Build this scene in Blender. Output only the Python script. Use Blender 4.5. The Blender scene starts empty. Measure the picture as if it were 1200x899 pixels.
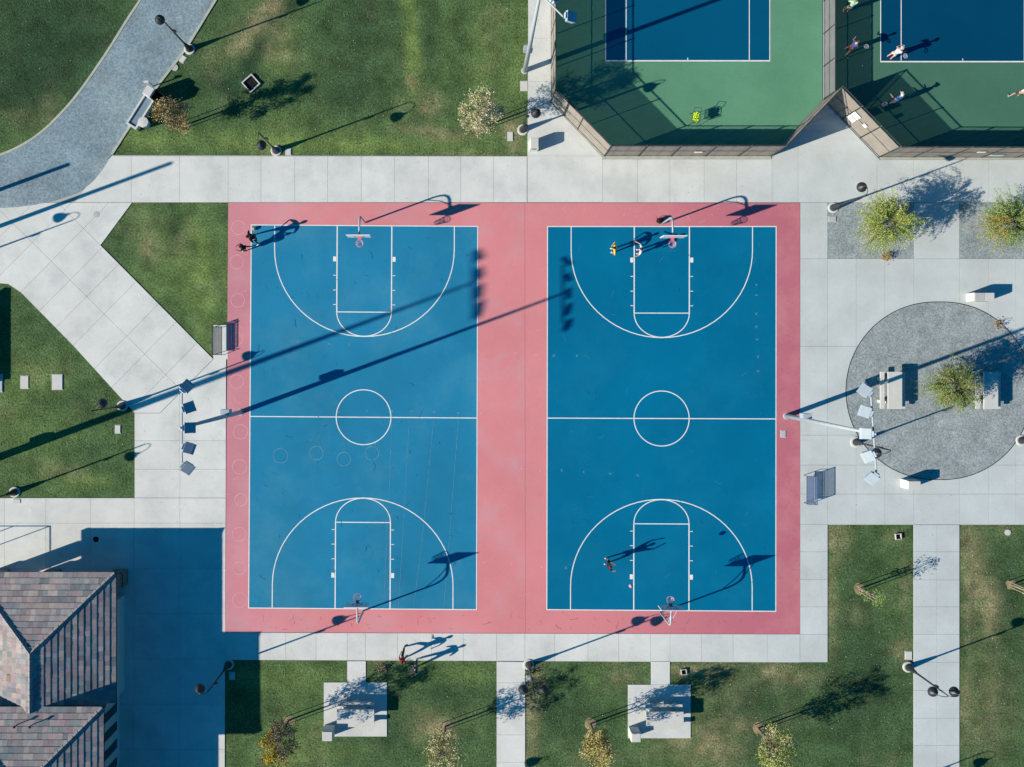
import bpy, bmesh, math, random
from mathutils import Vector, Matrix, noise as mnoise
R = random.Random(7)
C = bpy.context.scene.collection
S = 0.0571                      # metres per surveyed unit on the ground plan
RAD = math.radians
def P(x, y, z=0.0):             # ground-plan survey units -> metres
    return Vector(((x - 549) * S, (412 - y) * S, z))

# ------------------------------------------------------------------ camera, sky, sun, exposure
cam_d = bpy.data.cameras.new('camera')
cam = bpy.data.objects.new('camera', cam_d); C.objects.link(cam)
H_CAM = 58.0
cam.location = (0, 0, H_CAM)
cam_d.sensor_width = 36; cam_d.lens = 36 * (H_CAM / S) / 1200
cam_d.shift_x = 51 / 1200; cam_d.shift_y = -37.5 / 1200
cam_d.clip_end = 5000
bpy.context.scene.camera = cam

SUN_EL, SUN_AZ = RAD(27.3), RAD(20.2)
w = bpy.data.worlds.new('World'); bpy.context.scene.world = w; w.use_nodes = True
nt = w.node_tree; nt.nodes.clear()
sky = nt.nodes.new('ShaderNodeTexSky'); sky.sky_type = 'NISHITA'; sky.sun_disc = False
sky.sun_elevation = SUN_EL
sky.sun_rotation = math.atan2(-math.cos(SUN_AZ), -math.sin(SUN_AZ)) % (2 * math.pi)
tint = nt.nodes.new('ShaderNodeMix'); tint.data_type = 'RGBA'; tint.blend_type = 'MULTIPLY'
tint.inputs[0].default_value = 1.0
tint.inputs[7].default_value = (0.02, 0.60, 1.0, 1)
bg = nt.nodes.new('ShaderNodeBackground'); bg.inputs[1].default_value = 0.065
wo = nt.nodes.new('ShaderNodeOutputWorld')
nt.links.new(sky.outputs[0], tint.inputs[6]); nt.links.new(tint.outputs[2], bg.inputs[0]); nt.links.new(bg.outputs[0], wo.inputs[0])

sun_d = bpy.data.lights.new('sun', 'SUN'); sun_d.energy = 4.8; sun_d.angle = RAD(0.53); sun_d.color = (1.0, 0.885, 0.75)
sun = bpy.data.objects.new('sun', sun_d); C.objects.link(sun)
ldir = Vector((math.cos(SUN_EL) * math.cos(SUN_AZ), math.cos(SUN_EL) * math.sin(SUN_AZ), -math.sin(SUN_EL)))
sun.rotation_euler = ldir.to_track_quat('-Z', 'Y').to_euler()
sun.location = (-40, -15, 60)
vs = bpy.context.scene.view_settings
vs.view_transform = 'Standard'; vs.look = 'None'; vs.exposure = 0.59; vs.gamma = 1.0
bpy.context.scene.cycles.max_bounces = 6
bpy.context.scene.cycles.transparent_max_bounces = 12

# ------------------------------------------------------------------ materials
def mat(name, col, rough=0.85, var=0.0, scale=2.0, fine=0.0, fscale=20.0, bump=0.0, spec=0.06, metal=0.0, attr=None,
        objvar=0.0, blotch=None, bscale=0.4, bamt=0.5, streak=None):
    m = bpy.data.materials.new(name); m.use_nodes = True
    n = m.node_tree; b = n.nodes['Principled BSDF']; L = n.links
    b.inputs['Roughness'].default_value = rough
    b.inputs['Specular IOR Level'].default_value = spec
    b.inputs['Metallic'].default_value = metal
    geo = n.nodes.new('ShaderNodeNewGeometry')
    def nz(sc, det=3.0, rg=0.6):
        t = n.nodes.new('ShaderNodeTexNoise'); t.inputs['Scale'].default_value = sc
        t.inputs['Detail'].default_value = det; t.inputs['Roughness'].default_value = rg
        L.new(geo.outputs['Position'], t.inputs['Vector']); return t
    if attr:
        a = n.nodes.new('ShaderNodeAttribute'); a.attribute_name = attr; cur = a.outputs['Color']
    else:
        rgb = n.nodes.new('ShaderNodeRGB'); rgb.outputs[0].default_value = (*col, 1); cur = rgb.outputs[0]
    if blotch:
        t = nz(bscale, 5, 0.65); rp = n.nodes.new('ShaderNodeMapRange'); rp.inputs[1].default_value = 0.48; rp.inputs[2].default_value = 0.68
        rp.inputs[4].default_value = bamt
        L.new(t.outputs[0], rp.inputs[0])
        mx = n.nodes.new('ShaderNodeMix'); mx.data_type = 'RGBA'; L.new(rp.outputs[0], mx.inputs[0]); L.new(cur, mx.inputs[6])
        mx.inputs[7].default_value = (*blotch, 1); cur = mx.outputs[2]
    def mulv(cur, src, lo, hi, f0=0.3, f1=0.7):
        rp = n.nodes.new('ShaderNodeMapRange'); rp.inputs[1].default_value = f0; rp.inputs[2].default_value = f1
        rp.inputs[3].default_value = lo; rp.inputs[4].default_value = hi; L.new(src, rp.inputs[0])
        v = n.nodes.new('ShaderNodeVectorMath'); v.operation = 'SCALE'; L.new(cur, v.inputs[0]); L.new(rp.outputs[0], v.inputs['Scale'])
        return v.outputs[0]
    if var: cur = mulv(cur, nz(scale, 5).outputs[0], 1 - var, 1 + var)
    ft = None
    if fine:
        ft = nz(fscale, 4, 0.7); cur = mulv(cur, ft.outputs[0], 1 - fine, 1 + fine)
    if objvar:
        oi = n.nodes.new('ShaderNodeObjectInfo'); cur = mulv(cur, oi.outputs['Random'], 1 - objvar, 1 + objvar, 0, 1)
    L.new(cur, b.inputs['Base Color'])
    if bump:
        if ft is None: ft = nz(fscale, 4, 0.7)
        bp = n.nodes.new('ShaderNodeBump'); bp.inputs['Strength'].default_value = bump; bp.inputs['Distance'].default_value = 0.03
        L.new(ft.outputs[0], bp.inputs['Height']); L.new(bp.outputs[0], b.inputs['Normal'])
    return m

M = {}
M['lawn'] = mat('lawn_grass', (0.05, 0.1, 0.03), 0.95, 0.34, 0.8, 0.62, 7.5, 0.8, attr='tone', spec=0.05)
M['ground'] = mat('far_ground', (0.06, 0.09, 0.035), 0.95, 0.3, 0.05, 0.3, 3.0)
M['joint'] = mat('joint_filler', (0.40, 0.41, 0.40), 0.95)
M['concrete'] = mat('broom_concrete', (0.605, 0.625, 0.60), 0.85, 0.08, 0.45, 0.05, 12.0, 0.12, objvar=0.03, blotch=(0.47, 0.50, 0.49), bscale=0.5, bamt=0.6)
M['concrete_e'] = mat('vignette_grey_concrete', (0.50, 0.55, 0.55), 0.85, 0.09, 0.45, 0.06, 12.0, 0.12, objvar=0.035, blotch=(0.44, 0.49, 0.50), bscale=0.5, bamt=0.45)  # eastern end tone: lens-vignette darkening put into the concrete colour
M['kerb'] = mat('kerb_concrete', (0.40, 0.43, 0.36), 0.85, 0.15, 2.0, 0.08, 20)
M['path'] = mat('granite_path', (0.20, 0.275, 0.315), 0.95, 0.18, 0.5, 0.38, 7.0, 0.35, blotch=(0.27, 0.325, 0.34), bscale=0.35, bamt=0.5)
M['gravel'] = mat('crushed_gravel', (0.27, 0.315, 0.325), 0.95, 0.2, 0.9, 0.5, 11.0, 0.5, blotch=(0.35, 0.38, 0.375), bscale=0.5, bamt=0.45)
M['pink'] = mat('rose_court_coating', (0.64, 0.235, 0.25), 0.75, 0.07, 0.18, 0.05, 16.0, 0.08, blotch=(0.62, 0.29, 0.29), bscale=0.25, bamt=0.4)
M['pink_e'] = mat('vignette_rose_coating', (0.46, 0.145, 0.19), 0.75, 0.09, 0.18, 0.05, 16.0, 0.08, blotch=(0.43, 0.19, 0.22), bscale=0.3, bamt=0.4)  # rose darkened for the east side, imitating lens vignetting in the colour
M['pink_w'] = mat('dull_rose_coating', (0.54, 0.225, 0.265), 0.75, 0.09, 0.18, 0.05, 16.0, 0.08, blotch=(0.52, 0.29, 0.32), bscale=0.35, bamt=0.6)  # duller, cooler rose for the west strip
def mix_along_x(name, a, b, x0, x1, c=None, x2=0, x3=0):  # blends two base colours along world x, edge broken by noise
    m = M[a].copy(); m.name = name; n = m.node_tree; L = n.links; rgbs = [q for q in n.nodes if q.type == 'RGB'][0]
    colA = tuple(rgbs.outputs[0].default_value)[:3]; colB = tuple([q for q in M[b].node_tree.nodes if q.type == 'RGB'][0].outputs[0].default_value)[:3]
    g_ = n.nodes.new('ShaderNodeNewGeometry'); sx = n.nodes.new('ShaderNodeSeparateXYZ'); L.new(g_.outputs['Position'], sx.inputs[0])
    t = n.nodes.new('ShaderNodeTexNoise'); t.inputs['Scale'].default_value = .18; t.inputs['Detail'].default_value = 5; L.new(g_.outputs['Position'], t.inputs['Vector'])
    ad = n.nodes.new('ShaderNodeMath'); ad.operation = 'MULTIPLY_ADD'; L.new(t.outputs[0], ad.inputs[0]); ad.inputs[1].default_value = 9.0; L.new(sx.outputs[0], ad.inputs[2])
    rp = n.nodes.new('ShaderNodeMapRange'); rp.interpolation_type = 'SMOOTHSTEP'; rp.inputs[1].default_value = x0 + 4.5; rp.inputs[2].default_value = x1 + 4.5; L.new(ad.outputs[0], rp.inputs[0])
    mx = n.nodes.new('ShaderNodeMix'); mx.data_type = 'RGBA'; L.new(rp.outputs[0], mx.inputs[0]); mx.inputs[6].default_value = (*colA, 1); mx.inputs[7].default_value = (*colB, 1)
    dst = [l.to_socket for l in rgbs.outputs[0].links]
    for d in dst: L.new(mx.outputs[2], d)
    return m
M['concrete_f'] = mix_along_x('promenade_concrete', 'concrete', 'concrete_e', 9, 27)  # paving greys eastward: vignette shading painted into its base colour
M['blue_l'] = mat('worn_blue_court_coating', (0.016, 0.20, 0.355), 0.7, 0.13, 0.14, 0.05, 15.0, 0.08, blotch=(0.06, 0.25, 0.38), bscale=0.2, bamt=0.5)
M['blue_r'] = mat('blue_court_coating', (0.0, 0.142, 0.275), 0.7, 0.12, 0.12, 0.04, 15.0, 0.08, blotch=(0.006, 0.175, 0.31), bscale=0.18, bamt=0.45)
M['line'] = mat('white_line_paint', (0.74, 0.75, 0.72), 0.7, 0.08, 3.0)
M['chalk'] = mat('chalk', (0.16, 0.33, 0.45), 0.95, 0.3, 4.0)
M['chalkp'] = mat('chalk_on_rose', (0.70, 0.42, 0.45), 0.95, 0.2, 4.0)
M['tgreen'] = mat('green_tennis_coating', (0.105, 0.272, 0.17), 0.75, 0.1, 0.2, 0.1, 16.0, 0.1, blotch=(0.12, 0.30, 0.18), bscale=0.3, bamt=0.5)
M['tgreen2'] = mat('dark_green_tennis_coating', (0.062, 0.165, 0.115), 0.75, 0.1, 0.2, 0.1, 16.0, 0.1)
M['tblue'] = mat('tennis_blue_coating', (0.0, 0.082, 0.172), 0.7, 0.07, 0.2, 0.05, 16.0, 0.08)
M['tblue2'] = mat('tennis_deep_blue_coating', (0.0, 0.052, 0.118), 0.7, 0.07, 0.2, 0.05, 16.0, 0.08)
M['darkmetal'] = mat('dark_bronze_paint', (0.022, 0.026, 0.03), 0.45, 0.15, 3.0, spec=0.5)
M['fencemetal'] = mat('fence_black_vinyl', (0.035, 0.04, 0.042), 0.5, spec=0.4)
M['whitemetal'] = mat('galvanised_pole_paint', (0.36, 0.41, 0.44), 0.5, 0.08, 2.0, spec=0.5)
M['fixture'] = mat('aluminium_housing', (0.34, 0.41, 0.46), 0.45, 0.06, 3.0, spec=0.5)
M['glass'] = mat('lens_glass', (0.35, 0.42, 0.46), 0.15, spec=0.6)
M['benchmetal'] = mat('bench_steel_slats', (0.17, 0.19, 0.21), 0.6, 0.1, 4.0, spec=0.2)
M['benchblue'] = mat('bench_blue_slats', (0.055, 0.12, 0.28), 0.6, 0.1, 4.0, spec=0.2)
M['benchdark'] = mat('bench_dark_frame', (0.05, 0.07, 0.10), 0.5, spec=0.5)
M['cast'] = mat('cast_concrete', (0.46, 0.46, 0.43), 0.8, 0.06, 2.0, 0.07, 25, 0.1)
M['castwhite'] = mat('white_precast', (0.55, 0.56, 0.53), 0.8, 0.06, 2.0, 0.05, 25)
M['castgrey'] = mat('grey_precast', (0.42, 0.44, 0.43), 0.8, 0.06, 2.0, 0.05, 25)
M['black'] = mat('black_plastic', (0.015, 0.016, 0.018), 0.5)
M['boxlid'] = mat('utility_lid_plastic', (0.40, 0.44, 0.47), 0.8, 0.1, 5.0)
M['orange'] = mat('orange_rim_steel', (0.62, 0.14, 0.16), 0.45, spec=0.5)
M['net'] = mat('nylon_net', (0.70, 0.62, 0.68), 0.9)
M['board'] = mat('backboard_white', (0.72, 0.73, 0.74), 0.35, spec=0.5)
M['boardback'] = mat('board_front_face', (0.66, 0.68, 0.70), 0.3, spec=0.5)
M['bark'] = mat('tree_bark', (0.17, 0.13, 0.10), 0.95, 0.25, 8.0)
M['barkpale'] = mat('pale_bark', (0.34, 0.30, 0.22), 0.95, 0.25, 8.0)
M['greentwig'] = mat('green_twig_bark', (.20, .24, .08), 0.9, 0.2, 8.0)
M['stake'] = mat('stake_wood', (0.36, 0.30, 0.20), 0.9, 0.15, 8.0)
M['mulch'] = mat('mulch_ring', (0.26, 0.21, 0.13), 1.0, 0.35, 4.0, 0.4, 25, 0.6)
M['leaf'] = mat('foliage', (0.1, 0.1, 0.1), 0.7, attr='tone', spec=0.2)
M['straw'] = mat('dry_leaf_clump', (0.30, 0.18, 0.06), 0.95, 0.3, 8.0)
M['tile'] = mat('roof_tile', (0.3, 0.3, 0.3), 0.85, 0.12, 5.0, 0.12, 30, 0.2, attr='tone')
M['cap'] = mat('ridge_cap_tile', (0.30, 0.27, 0.27), 0.85, 0.2, 4.0, 0.1, 20)
M['fascia'] = mat('dark_fascia', (0.03, 0.03, 0.035), 0.6)
M['deck'] = mat('roof_underlay', (0.03, 0.03, 0.032), 0.9)
M['wall'] = mat('pale_stucco', (0.52, 0.50, 0.46), 0.9, 0.05, 2.0, 0.05, 20)
M['pane'] = mat('dark_window_glass', (0.02, 0.03, 0.035), 0.15, spec=0.6)
M['stone'] = mat('pillar_stone', (0.20, 0.17, 0.14), 0.9, 0.3, 5.0, 0.2, 20)
M['sign'] = mat('white_sign_panel', (0.78, 0.78, 0.76), 0.5)
M['signgreen'] = mat('pale_green_sign_panel', (0.42, 0.56, 0.50), 0.5)
M['ball'] = mat('tennis_ball_felt', (0.62, 0.85, 0.06), 0.9, 0.15, 30)
M['bball'] = mat('pink_ball_rubber', (0.62, 0.28, 0.40), 0.6)
def fabric(name, col, op):
    m = bpy.data.materials.new(name); m.use_nodes = True; n = m.node_tree; n.nodes.clear(); L = n.links
    o = n.nodes.new('ShaderNodeOutputMaterial'); mx = n.nodes.new('ShaderNodeMixShader'); tr = n.nodes.new('ShaderNodeBsdfTransparent')
    d = n.nodes.new('ShaderNodeBsdfDiffuse'); d.inputs[0].default_value = (*col, 1)
    tx = n.nodes.new('ShaderNodeTexNoise'); tx.inputs['Scale'].default_value = 1.2; g = n.nodes.new('ShaderNodeNewGeometry'); L.new(g.outputs['Position'], tx.inputs['Vector'])
    rp = n.nodes.new('ShaderNodeMapRange'); rp.inputs[3].default_value = 0.8; rp.inputs[4].default_value = 1.2; L.new(tx.outputs[0], rp.inputs[0])
    v = n.nodes.new('ShaderNodeVectorMath'); v.operation = 'SCALE'; v.inputs[0].default_value = col; L.new(rp.outputs[0], v.inputs['Scale']); L.new(v.outputs[0], d.inputs[0])
    lw = n.nodes.new('ShaderNodeLayerWeight'); lw.inputs[0].default_value = 0.5      # woven mesh closes up when seen or lit at a slant
    r2 = n.nodes.new('ShaderNodeMapRange'); r2.inputs[1].default_value = 0.05; r2.inputs[2].default_value = 0.75
    r2.inputs[3].default_value = op; r2.inputs[4].default_value = 1.0; L.new(lw.outputs['Facing'], r2.inputs[0])
    L.new(r2.outputs[0], mx.inputs[0]); L.new(tr.outputs[0], mx.inputs[1]); L.new(d.outputs[0], mx.inputs[2]); L.new(mx.outputs[0], o.inputs[0])
    return m
M['screen'] = fabric('windscreen_mesh', (0.27, 0.245, 0.215), 0.78)
M['screen2'] = fabric('grey_divider_mesh', (0.16, 0.17, 0.175), 0.8)
_cm = {}
def cmat(col, rough=0.9):
    k = tuple(col)
    if k not in _cm: _cm[k] = mat('cloth', col, rough)
    return _cm[k]

# ------------------------------------------------------------------ helpers
def tag(o, label=None, cat=None, group=None, kind=None):
    if label: o['label'] = label
    if cat: o['category'] = cat
    if group: o['group'] = group
    if kind: o['kind'] = kind
    return o
def empty(name, loc, rz=0.0, label=None, cat=None, group=None):
    o = bpy.data.objects.new(name, None); C.objects.link(o); o.empty_display_size = 0.3
    o.location = loc; o.rotation_euler = (0, 0, rz); return tag(o, label, cat, group)
class MB:
    def __init__(s): s.v = []; s.f = []; s.c = []
    def face(s, pts, col=None):
        i = len(s.v); s.v += [tuple(p) for p in pts]; s.f.append(tuple(range(i, i + len(pts)))); s.c.append(col); return s
    def mesh(s, vs_, fs, M4=None, col=None):
        i = len(s.v)
        s.v += [tuple(M4 @ Vector(p)) if M4 else tuple(p) for p in vs_]
        s.f += [tuple(a + i for a in f) for f in fs]; s.c += [col] * len(fs); return s
    def box(s, c, sz, rz=0.0, M4=None, col=None, taper=1.0):
        x, y, z = sz[0] / 2, sz[1] / 2, sz[2] / 2; t = taper
        v = [(-x, -y, -z), (x, -y, -z), (x, y, -z), (-x, y, -z), (-x * t, -y * t, z), (x * t, -y * t, z), (x * t, y * t, z), (-x * t, y * t, z)]
        f = [(3, 2, 1, 0), (4, 5, 6, 7), (0, 1, 5, 4), (1, 2, 6, 5), (2, 3, 7, 6), (3, 0, 4, 7)]
        m = Matrix.Translation(Vector(c)) @ Matrix.Rotation(rz, 4, 'Z')
        if M4: m = M4 @ m
        return s.mesh(v, f, m, col)
    def prism(s, poly, z0, z1, col=None):
        n = len(poly); a = sum(poly[i][0] * poly[(i + 1) % n][1] - poly[(i + 1) % n][0] * poly[i][1] for i in range(n))
        if a < 0: poly = poly[::-1]
        v = [(p[0], p[1], z0) for p in poly] + [(p[0], p[1], z1) for p in poly]
        f = [tuple(range(n - 1, -1, -1)), tuple(range(n, 2 * n))] + [(i, (i + 1) % n, (i + 1) % n + n, i + n) for i in range(n)]
        return s.mesh(v, f, None, col)
    def tube(s, path, rad, seg=8, cap=True, col=None):
        path = [Vector(p) for p in path]; n = len(path)
        if not hasattr(rad, '__len__'): rad = [rad] * n
        v = []; f = []; prev = None
        for i, p in enumerate(path):
            t = (path[min(i + 1, n - 1)] - path[max(i - 1, 0)]).normalized()
            if prev is None:
                a = Vector((0, 0, 1)) if abs(t.z) < 0.9 else Vector((1, 0, 0)); u = t.cross(a).normalized()
            else: u = (prev - t * prev.dot(t)).normalized()
            prev = u; w_ = t.cross(u)
            for k in range(seg):
                an = 2 * math.pi * k / seg; v.append(p + (u * math.cos(an) + w_ * math.sin(an)) * rad[i])
        for i in range(n - 1):
            for k in range(seg):
                k2 = (k + 1) % seg; f.append((i * seg + k, i * seg + k2, (i + 1) * seg + k2, (i + 1) * seg + k))
        if cap: f.append(tuple(range(seg - 1, -1, -1))); f.append(tuple(range((n - 1) * seg, n * seg)))
        return s.mesh(v, f, None, col)
    def lathe(s, prof, c=(0, 0, 0), seg=16, col=None, M4=None, sy=1.0):
        v = []; f = []; n = len(prof)
        for r, z in prof:
            for k in range(seg):
                a = 2 * math.pi * k / seg; v.append((c[0] + r * math.cos(a), c[1] + r * math.sin(a) * sy, c[2] + z))
        for i in range(n - 1):
            for k in range(seg):
                k2 = (k + 1) % seg; f.append((i * seg + k, i * seg + k2, (i + 1) * seg + k2, (i + 1) * seg + k))
        if prof[0][0] > 1e-6: f.append(tuple(range(seg - 1, -1, -1)))
        if prof[-1][0] > 1e-6: f.append(tuple(range((n - 1) * seg, n * seg)))
        return s.mesh(v, f, M4, col)
    def ball(s, c, r, seg=10, rings=6, sc=(1, 1, 1), col=None):
        prof = [(math.sin(math.pi * i / rings) * r, -math.cos(math.pi * i / rings) * r) for i in range(rings + 1)]
        m = Matrix.Translation(Vector(c)) @ Matrix.Diagonal((*sc, 1))
        return s.lathe([(max(a, 1e-4), b) for a, b in prof], seg=seg, M4=m, col=col)
    def build(s, name, m, parent=None, smooth=False, loc=None, rz=0.0, **kw):
        me = bpy.data.meshes.new(name); me.from_pydata(s.v, [], s.f); me.update()
        if m: me.materials.append(m)
        if any(c is not None for c in s.c):
            at = me.color_attributes.new('tone', 'FLOAT_COLOR', 'CORNER'); buf = []
            for fi, c in zip(s.f, s.c): buf += list((*(c or (0.3, 0.3, 0.3)), 1.0)) * len(fi)
            at.data.foreach_set('color', buf)
        if smooth: me.polygons.foreach_set('use_smooth', [True] * len(me.polygons))
        o = bpy.data.objects.new(name, me); C.objects.link(o)
        if loc is not None: o.location = loc
        if rz: o.rotation_euler = (0, 0, rz)
        if parent: o.parent = parent
        return tag(o, **kw)
def copy_tree(o, parent=None):
    kids = list(o.children)
    c = o.copy(); C.objects.link(c)
    if parent: c.parent = parent
    for ch in kids: copy_tree(ch, c)
    return c
def pl(*pts): return [tuple(P(*p)[:2]) for p in pts]
def circ(cx, cy, r, n=40, a0=0, a1=360):
    return [(cx + r * math.cos(RAD(a0 + (a1 - a0) * i / n)), cy - r * math.sin(RAD(a0 + (a1 - a0) * i / n))) for i in range(n + 1)]
def strip(poly, wdt, z, thick=0.0):
    """a flat painted band along a polyline given in metres"""
    mb = MB(); pts = [Vector((p[0], p[1])) for p in poly]; n = len(pts); Lp = []; Rp = []
    closed = (pts[0] - pts[-1]).length < 1e-4
    for i in range(n):
        if closed: a = pts[i - 1] if i > 0 else pts[n - 2]; b = pts[i + 1] if i < n - 1 else pts[1]
        else: a = pts[max(i - 1, 0)]; b = pts[min(i + 1, n - 1)]
        t = (b - a).normalized(); nn = Vector((-t.y, t.x))
        Lp.append(pts[i] + nn * wdt / 2); Rp.append(pts[i] - nn * wdt / 2)
    for i in range(n - 1):
        if thick: mb.prism([tuple(Rp[i]), tuple(Rp[i + 1]), tuple(Lp[i + 1]), tuple(Lp[i])], z - thick, z)
        else: mb.face([(*Rp[i], z), (*Rp[i + 1], z), (*Lp[i + 1], z), (*Lp[i], z)])
    return mb
def slabs(poly, cuts, parent, m, z0=0.008, z1=0.04, gap=0.015, name='slab'):
    """cut a plan polygon (survey units) along joint lines and make every slab an object"""
    bm = bmesh.new(); f = bm.faces.new([bm.verts.new(P(*p)) for p in poly]); bm.normal_update()
    if f.normal.z < 0: f.normal_flip()
    for (a, b) in cuts:
        pa, pb = P(*a), P(*b); d = (pb - pa).normalized(); nn = Vector((-d.y, d.x, 0))
        bmesh.ops.bisect_plane(bm, geom=bm.verts[:] + bm.edges[:] + bm.faces[:], dist=1e-4, plane_co=pa, plane_no=nn)
    bmesh.ops.remove_doubles(bm, verts=bm.verts[:], dist=1e-4)
    fs = [ff for ff in bm.faces if ff.calc_area() > 0.005]
    for ff in fs:
        vs_ = [v.co.copy() for v in ff.verts]; n = len(vs_); out = []
        for i in range(n):
            p0, p1, p2 = vs_[i - 1], vs_[i], vs_[(i + 1) % n]
            d1 = (p1 - p0).normalized(); d2 = (p2 - p1).normalized()
            n1 = Vector((-d1.y, d1.x, 0)); n2 = Vector((-d2.y, d2.x, 0)); bs = n1 + n2
            if bs.length < 1e-3: bs = n1.copy()
            k = (gap / 2) / max(0.4, bs.normalized().dot(n1)); out.append(p1 + bs.normalized() * k)
        cx = sum((p.x for p in out)) / n; cy = sum((p.y for p in out)) / n
        mb = MB().prism([(p.x - cx, p.y - cy) for p in out], 0, z1 - z0)
        mb.build(name, m, parent, loc=(cx, cy, z0))
    bm.free()
def V(*xs): return [((x, 0), (x, 100)) for x in xs]
def Hh(*ys): return [((0, y), (100, y)) for y in ys]

# ------------------------------------------------------------------ ground and lawns
g = MB().face([(-900, -900, -0.03), (900, -900, -0.03), (900, 900, -0.03), (-900, 900, -0.03)]).build('ground', M['ground'], kind='structure')

DRY = [  # x, y, rx, ry, strength : straw-coloured worn patches
    (322, 4, 12, 12, 1.), (308, 18, 12, 14, 1.), (294, 34, 13, 14, 1.), (280, 52, 12, 13, .95), (330, 40, 12, 16, .55), (318, 62, 10, 12, .6), (345, 65, 14, 14, .4),
    (250, 70, 14, 22, .35), (505, 122, 13, 14, .95), (512, 155, 16, 7, .9), (535, 160, 24, 6, .6), (600, 155, 12, 18, 1.), (478, 153, 18, 6, .5), (484, 98, 6, 10, .8),
    (545, 180, 40, 4, .5), (604, 172, 10, 10, .4), (175, 293, 12, 14, 1.), (160, 262, 30, 20, .25), (58, 548, 12, 9, .8), (90, 553, 16, 8, .5),
    (60, 133, 12, 30, .35), (28, 140, 16, 12, .35), (500, 852, 22, 18, .7), (520, 855, 14, 10, .8), (730, 795, 14, 10, .8), (722, 775, 14, 6, .5),
    (805, 785, 26, 8, 1.), (840, 783, 22, 6, .6), (622, 850, 10, 42, .95), (630, 800, 8, 30, .8), (910, 785, 22, 12, .9), (930, 795, 40, 12, .5),
    (982, 630, 14, 22, 1.), (975, 700, 6, 50, .6), (1050, 628, 10, 8, .6), (1136, 645, 20, 34, .85), (1150, 690, 16, 24, .6), (1158, 715, 16, 30, 1.), (1134, 700, 5, 80, .6),
    (810, 868, 44, 20, .6), (840, 880, 30, 22, .7), (700, 890, 30, 14, .4), (1055, 760, 12, 14, .6), (1000, 720, 22, 14, .3), (1180, 624, 12, 8, .4),
    (1150, 830, 40, 50, .55), (880, 850, 20, 10, .4), (447, 780, 8, 5, .9), (1060, 690, 6, 40, .4), (250, 405, 4, 14, .8), (850, 810, 30, 30, .35)]
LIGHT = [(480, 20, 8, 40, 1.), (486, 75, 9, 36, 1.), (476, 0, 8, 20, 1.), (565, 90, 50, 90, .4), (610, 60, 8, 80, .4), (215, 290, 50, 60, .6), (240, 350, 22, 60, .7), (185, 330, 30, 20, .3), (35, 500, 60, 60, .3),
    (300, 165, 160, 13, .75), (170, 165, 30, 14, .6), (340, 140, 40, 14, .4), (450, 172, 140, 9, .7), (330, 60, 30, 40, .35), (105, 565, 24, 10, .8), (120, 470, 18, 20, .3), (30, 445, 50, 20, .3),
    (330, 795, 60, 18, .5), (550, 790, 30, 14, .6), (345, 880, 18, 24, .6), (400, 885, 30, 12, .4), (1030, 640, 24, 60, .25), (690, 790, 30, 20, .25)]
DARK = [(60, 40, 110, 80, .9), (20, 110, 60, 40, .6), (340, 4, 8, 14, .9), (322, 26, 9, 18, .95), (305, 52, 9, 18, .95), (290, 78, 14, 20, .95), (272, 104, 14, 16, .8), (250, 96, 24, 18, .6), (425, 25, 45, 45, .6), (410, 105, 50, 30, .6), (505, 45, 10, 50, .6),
    (205, 265, 16, 36, .7), (120, 285, 20, 20, .3), (660, 830, 40, 40, .55), (880, 835, 50, 50, .7), (1020, 660, 30, 30, .5), (1010, 800, 50, 90, .7), (1180, 800, 40, 120, .6), (1139, 700, 3, 40, 1.), (520, 815, 40, 18, .7), (540, 60, 14, 60, .4), (460, 860, 30, 20, .5), (90, 470, 40, 20, .3), (1180, 690, 20, 40, .5)]  # darker turf, partly vignette darkening painted into the grass colour
def gsum(L, x, y):
    s = 0
    for cx, cy, rx, ry, k in L:
        d = ((x - cx) / rx) ** 2 + ((y - cy) / ry) ** 2
        if d < 6: s += k * math.exp(-d)
    return min(s, 1.0)
def lawn_grid(name, x0, y0, x1, y1, st=2.6):
    nx = int((x1 - x0) / st) + 1; ny = int((y1 - y0) / st) + 1; vs_ = []; cols = []
    for j in range(ny + 1):
        for i in range(nx + 1):
            x = x0 + (x1 - x0) * i / nx; y = y0 + (y1 - y0) * j / ny
            p = P(x, y); n1 = mnoise.fractal(Vector((p.x * .35, p.y * .35, 3)), 1, 2, 4); n2 = mnoise.fractal(Vector((p.x * 1.1, p.y * 1.1, 9)), 1, 2, 3)
            n3 = mnoise.noise(Vector((p.x * .12, p.y * .12, 20)))
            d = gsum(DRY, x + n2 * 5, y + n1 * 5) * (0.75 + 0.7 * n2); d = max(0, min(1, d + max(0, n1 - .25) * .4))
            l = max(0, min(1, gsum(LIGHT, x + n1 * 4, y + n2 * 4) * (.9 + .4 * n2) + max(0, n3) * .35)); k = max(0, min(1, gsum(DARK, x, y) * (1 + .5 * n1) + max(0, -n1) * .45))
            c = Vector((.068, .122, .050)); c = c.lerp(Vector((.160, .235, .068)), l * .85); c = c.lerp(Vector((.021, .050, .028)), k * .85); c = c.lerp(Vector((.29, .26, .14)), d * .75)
            vs_.append((p.x, p.y, 0.006 * n2)); cols += [c.x, c.y, c.z, 1.0]
    fs = [(j * (nx + 1) + i, (j + 1) * (nx + 1) + i, (j + 1) * (nx + 1) + i + 1, j * (nx + 1) + i + 1) for j in range(ny) for i in range(nx)]
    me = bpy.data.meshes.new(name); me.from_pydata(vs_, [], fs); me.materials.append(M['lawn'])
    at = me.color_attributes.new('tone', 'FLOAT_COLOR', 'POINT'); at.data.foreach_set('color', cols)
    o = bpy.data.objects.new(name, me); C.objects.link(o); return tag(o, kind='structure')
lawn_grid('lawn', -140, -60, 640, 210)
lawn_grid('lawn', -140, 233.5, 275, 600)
lawn_grid('lawn', 250, 765, 960, 960)
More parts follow.
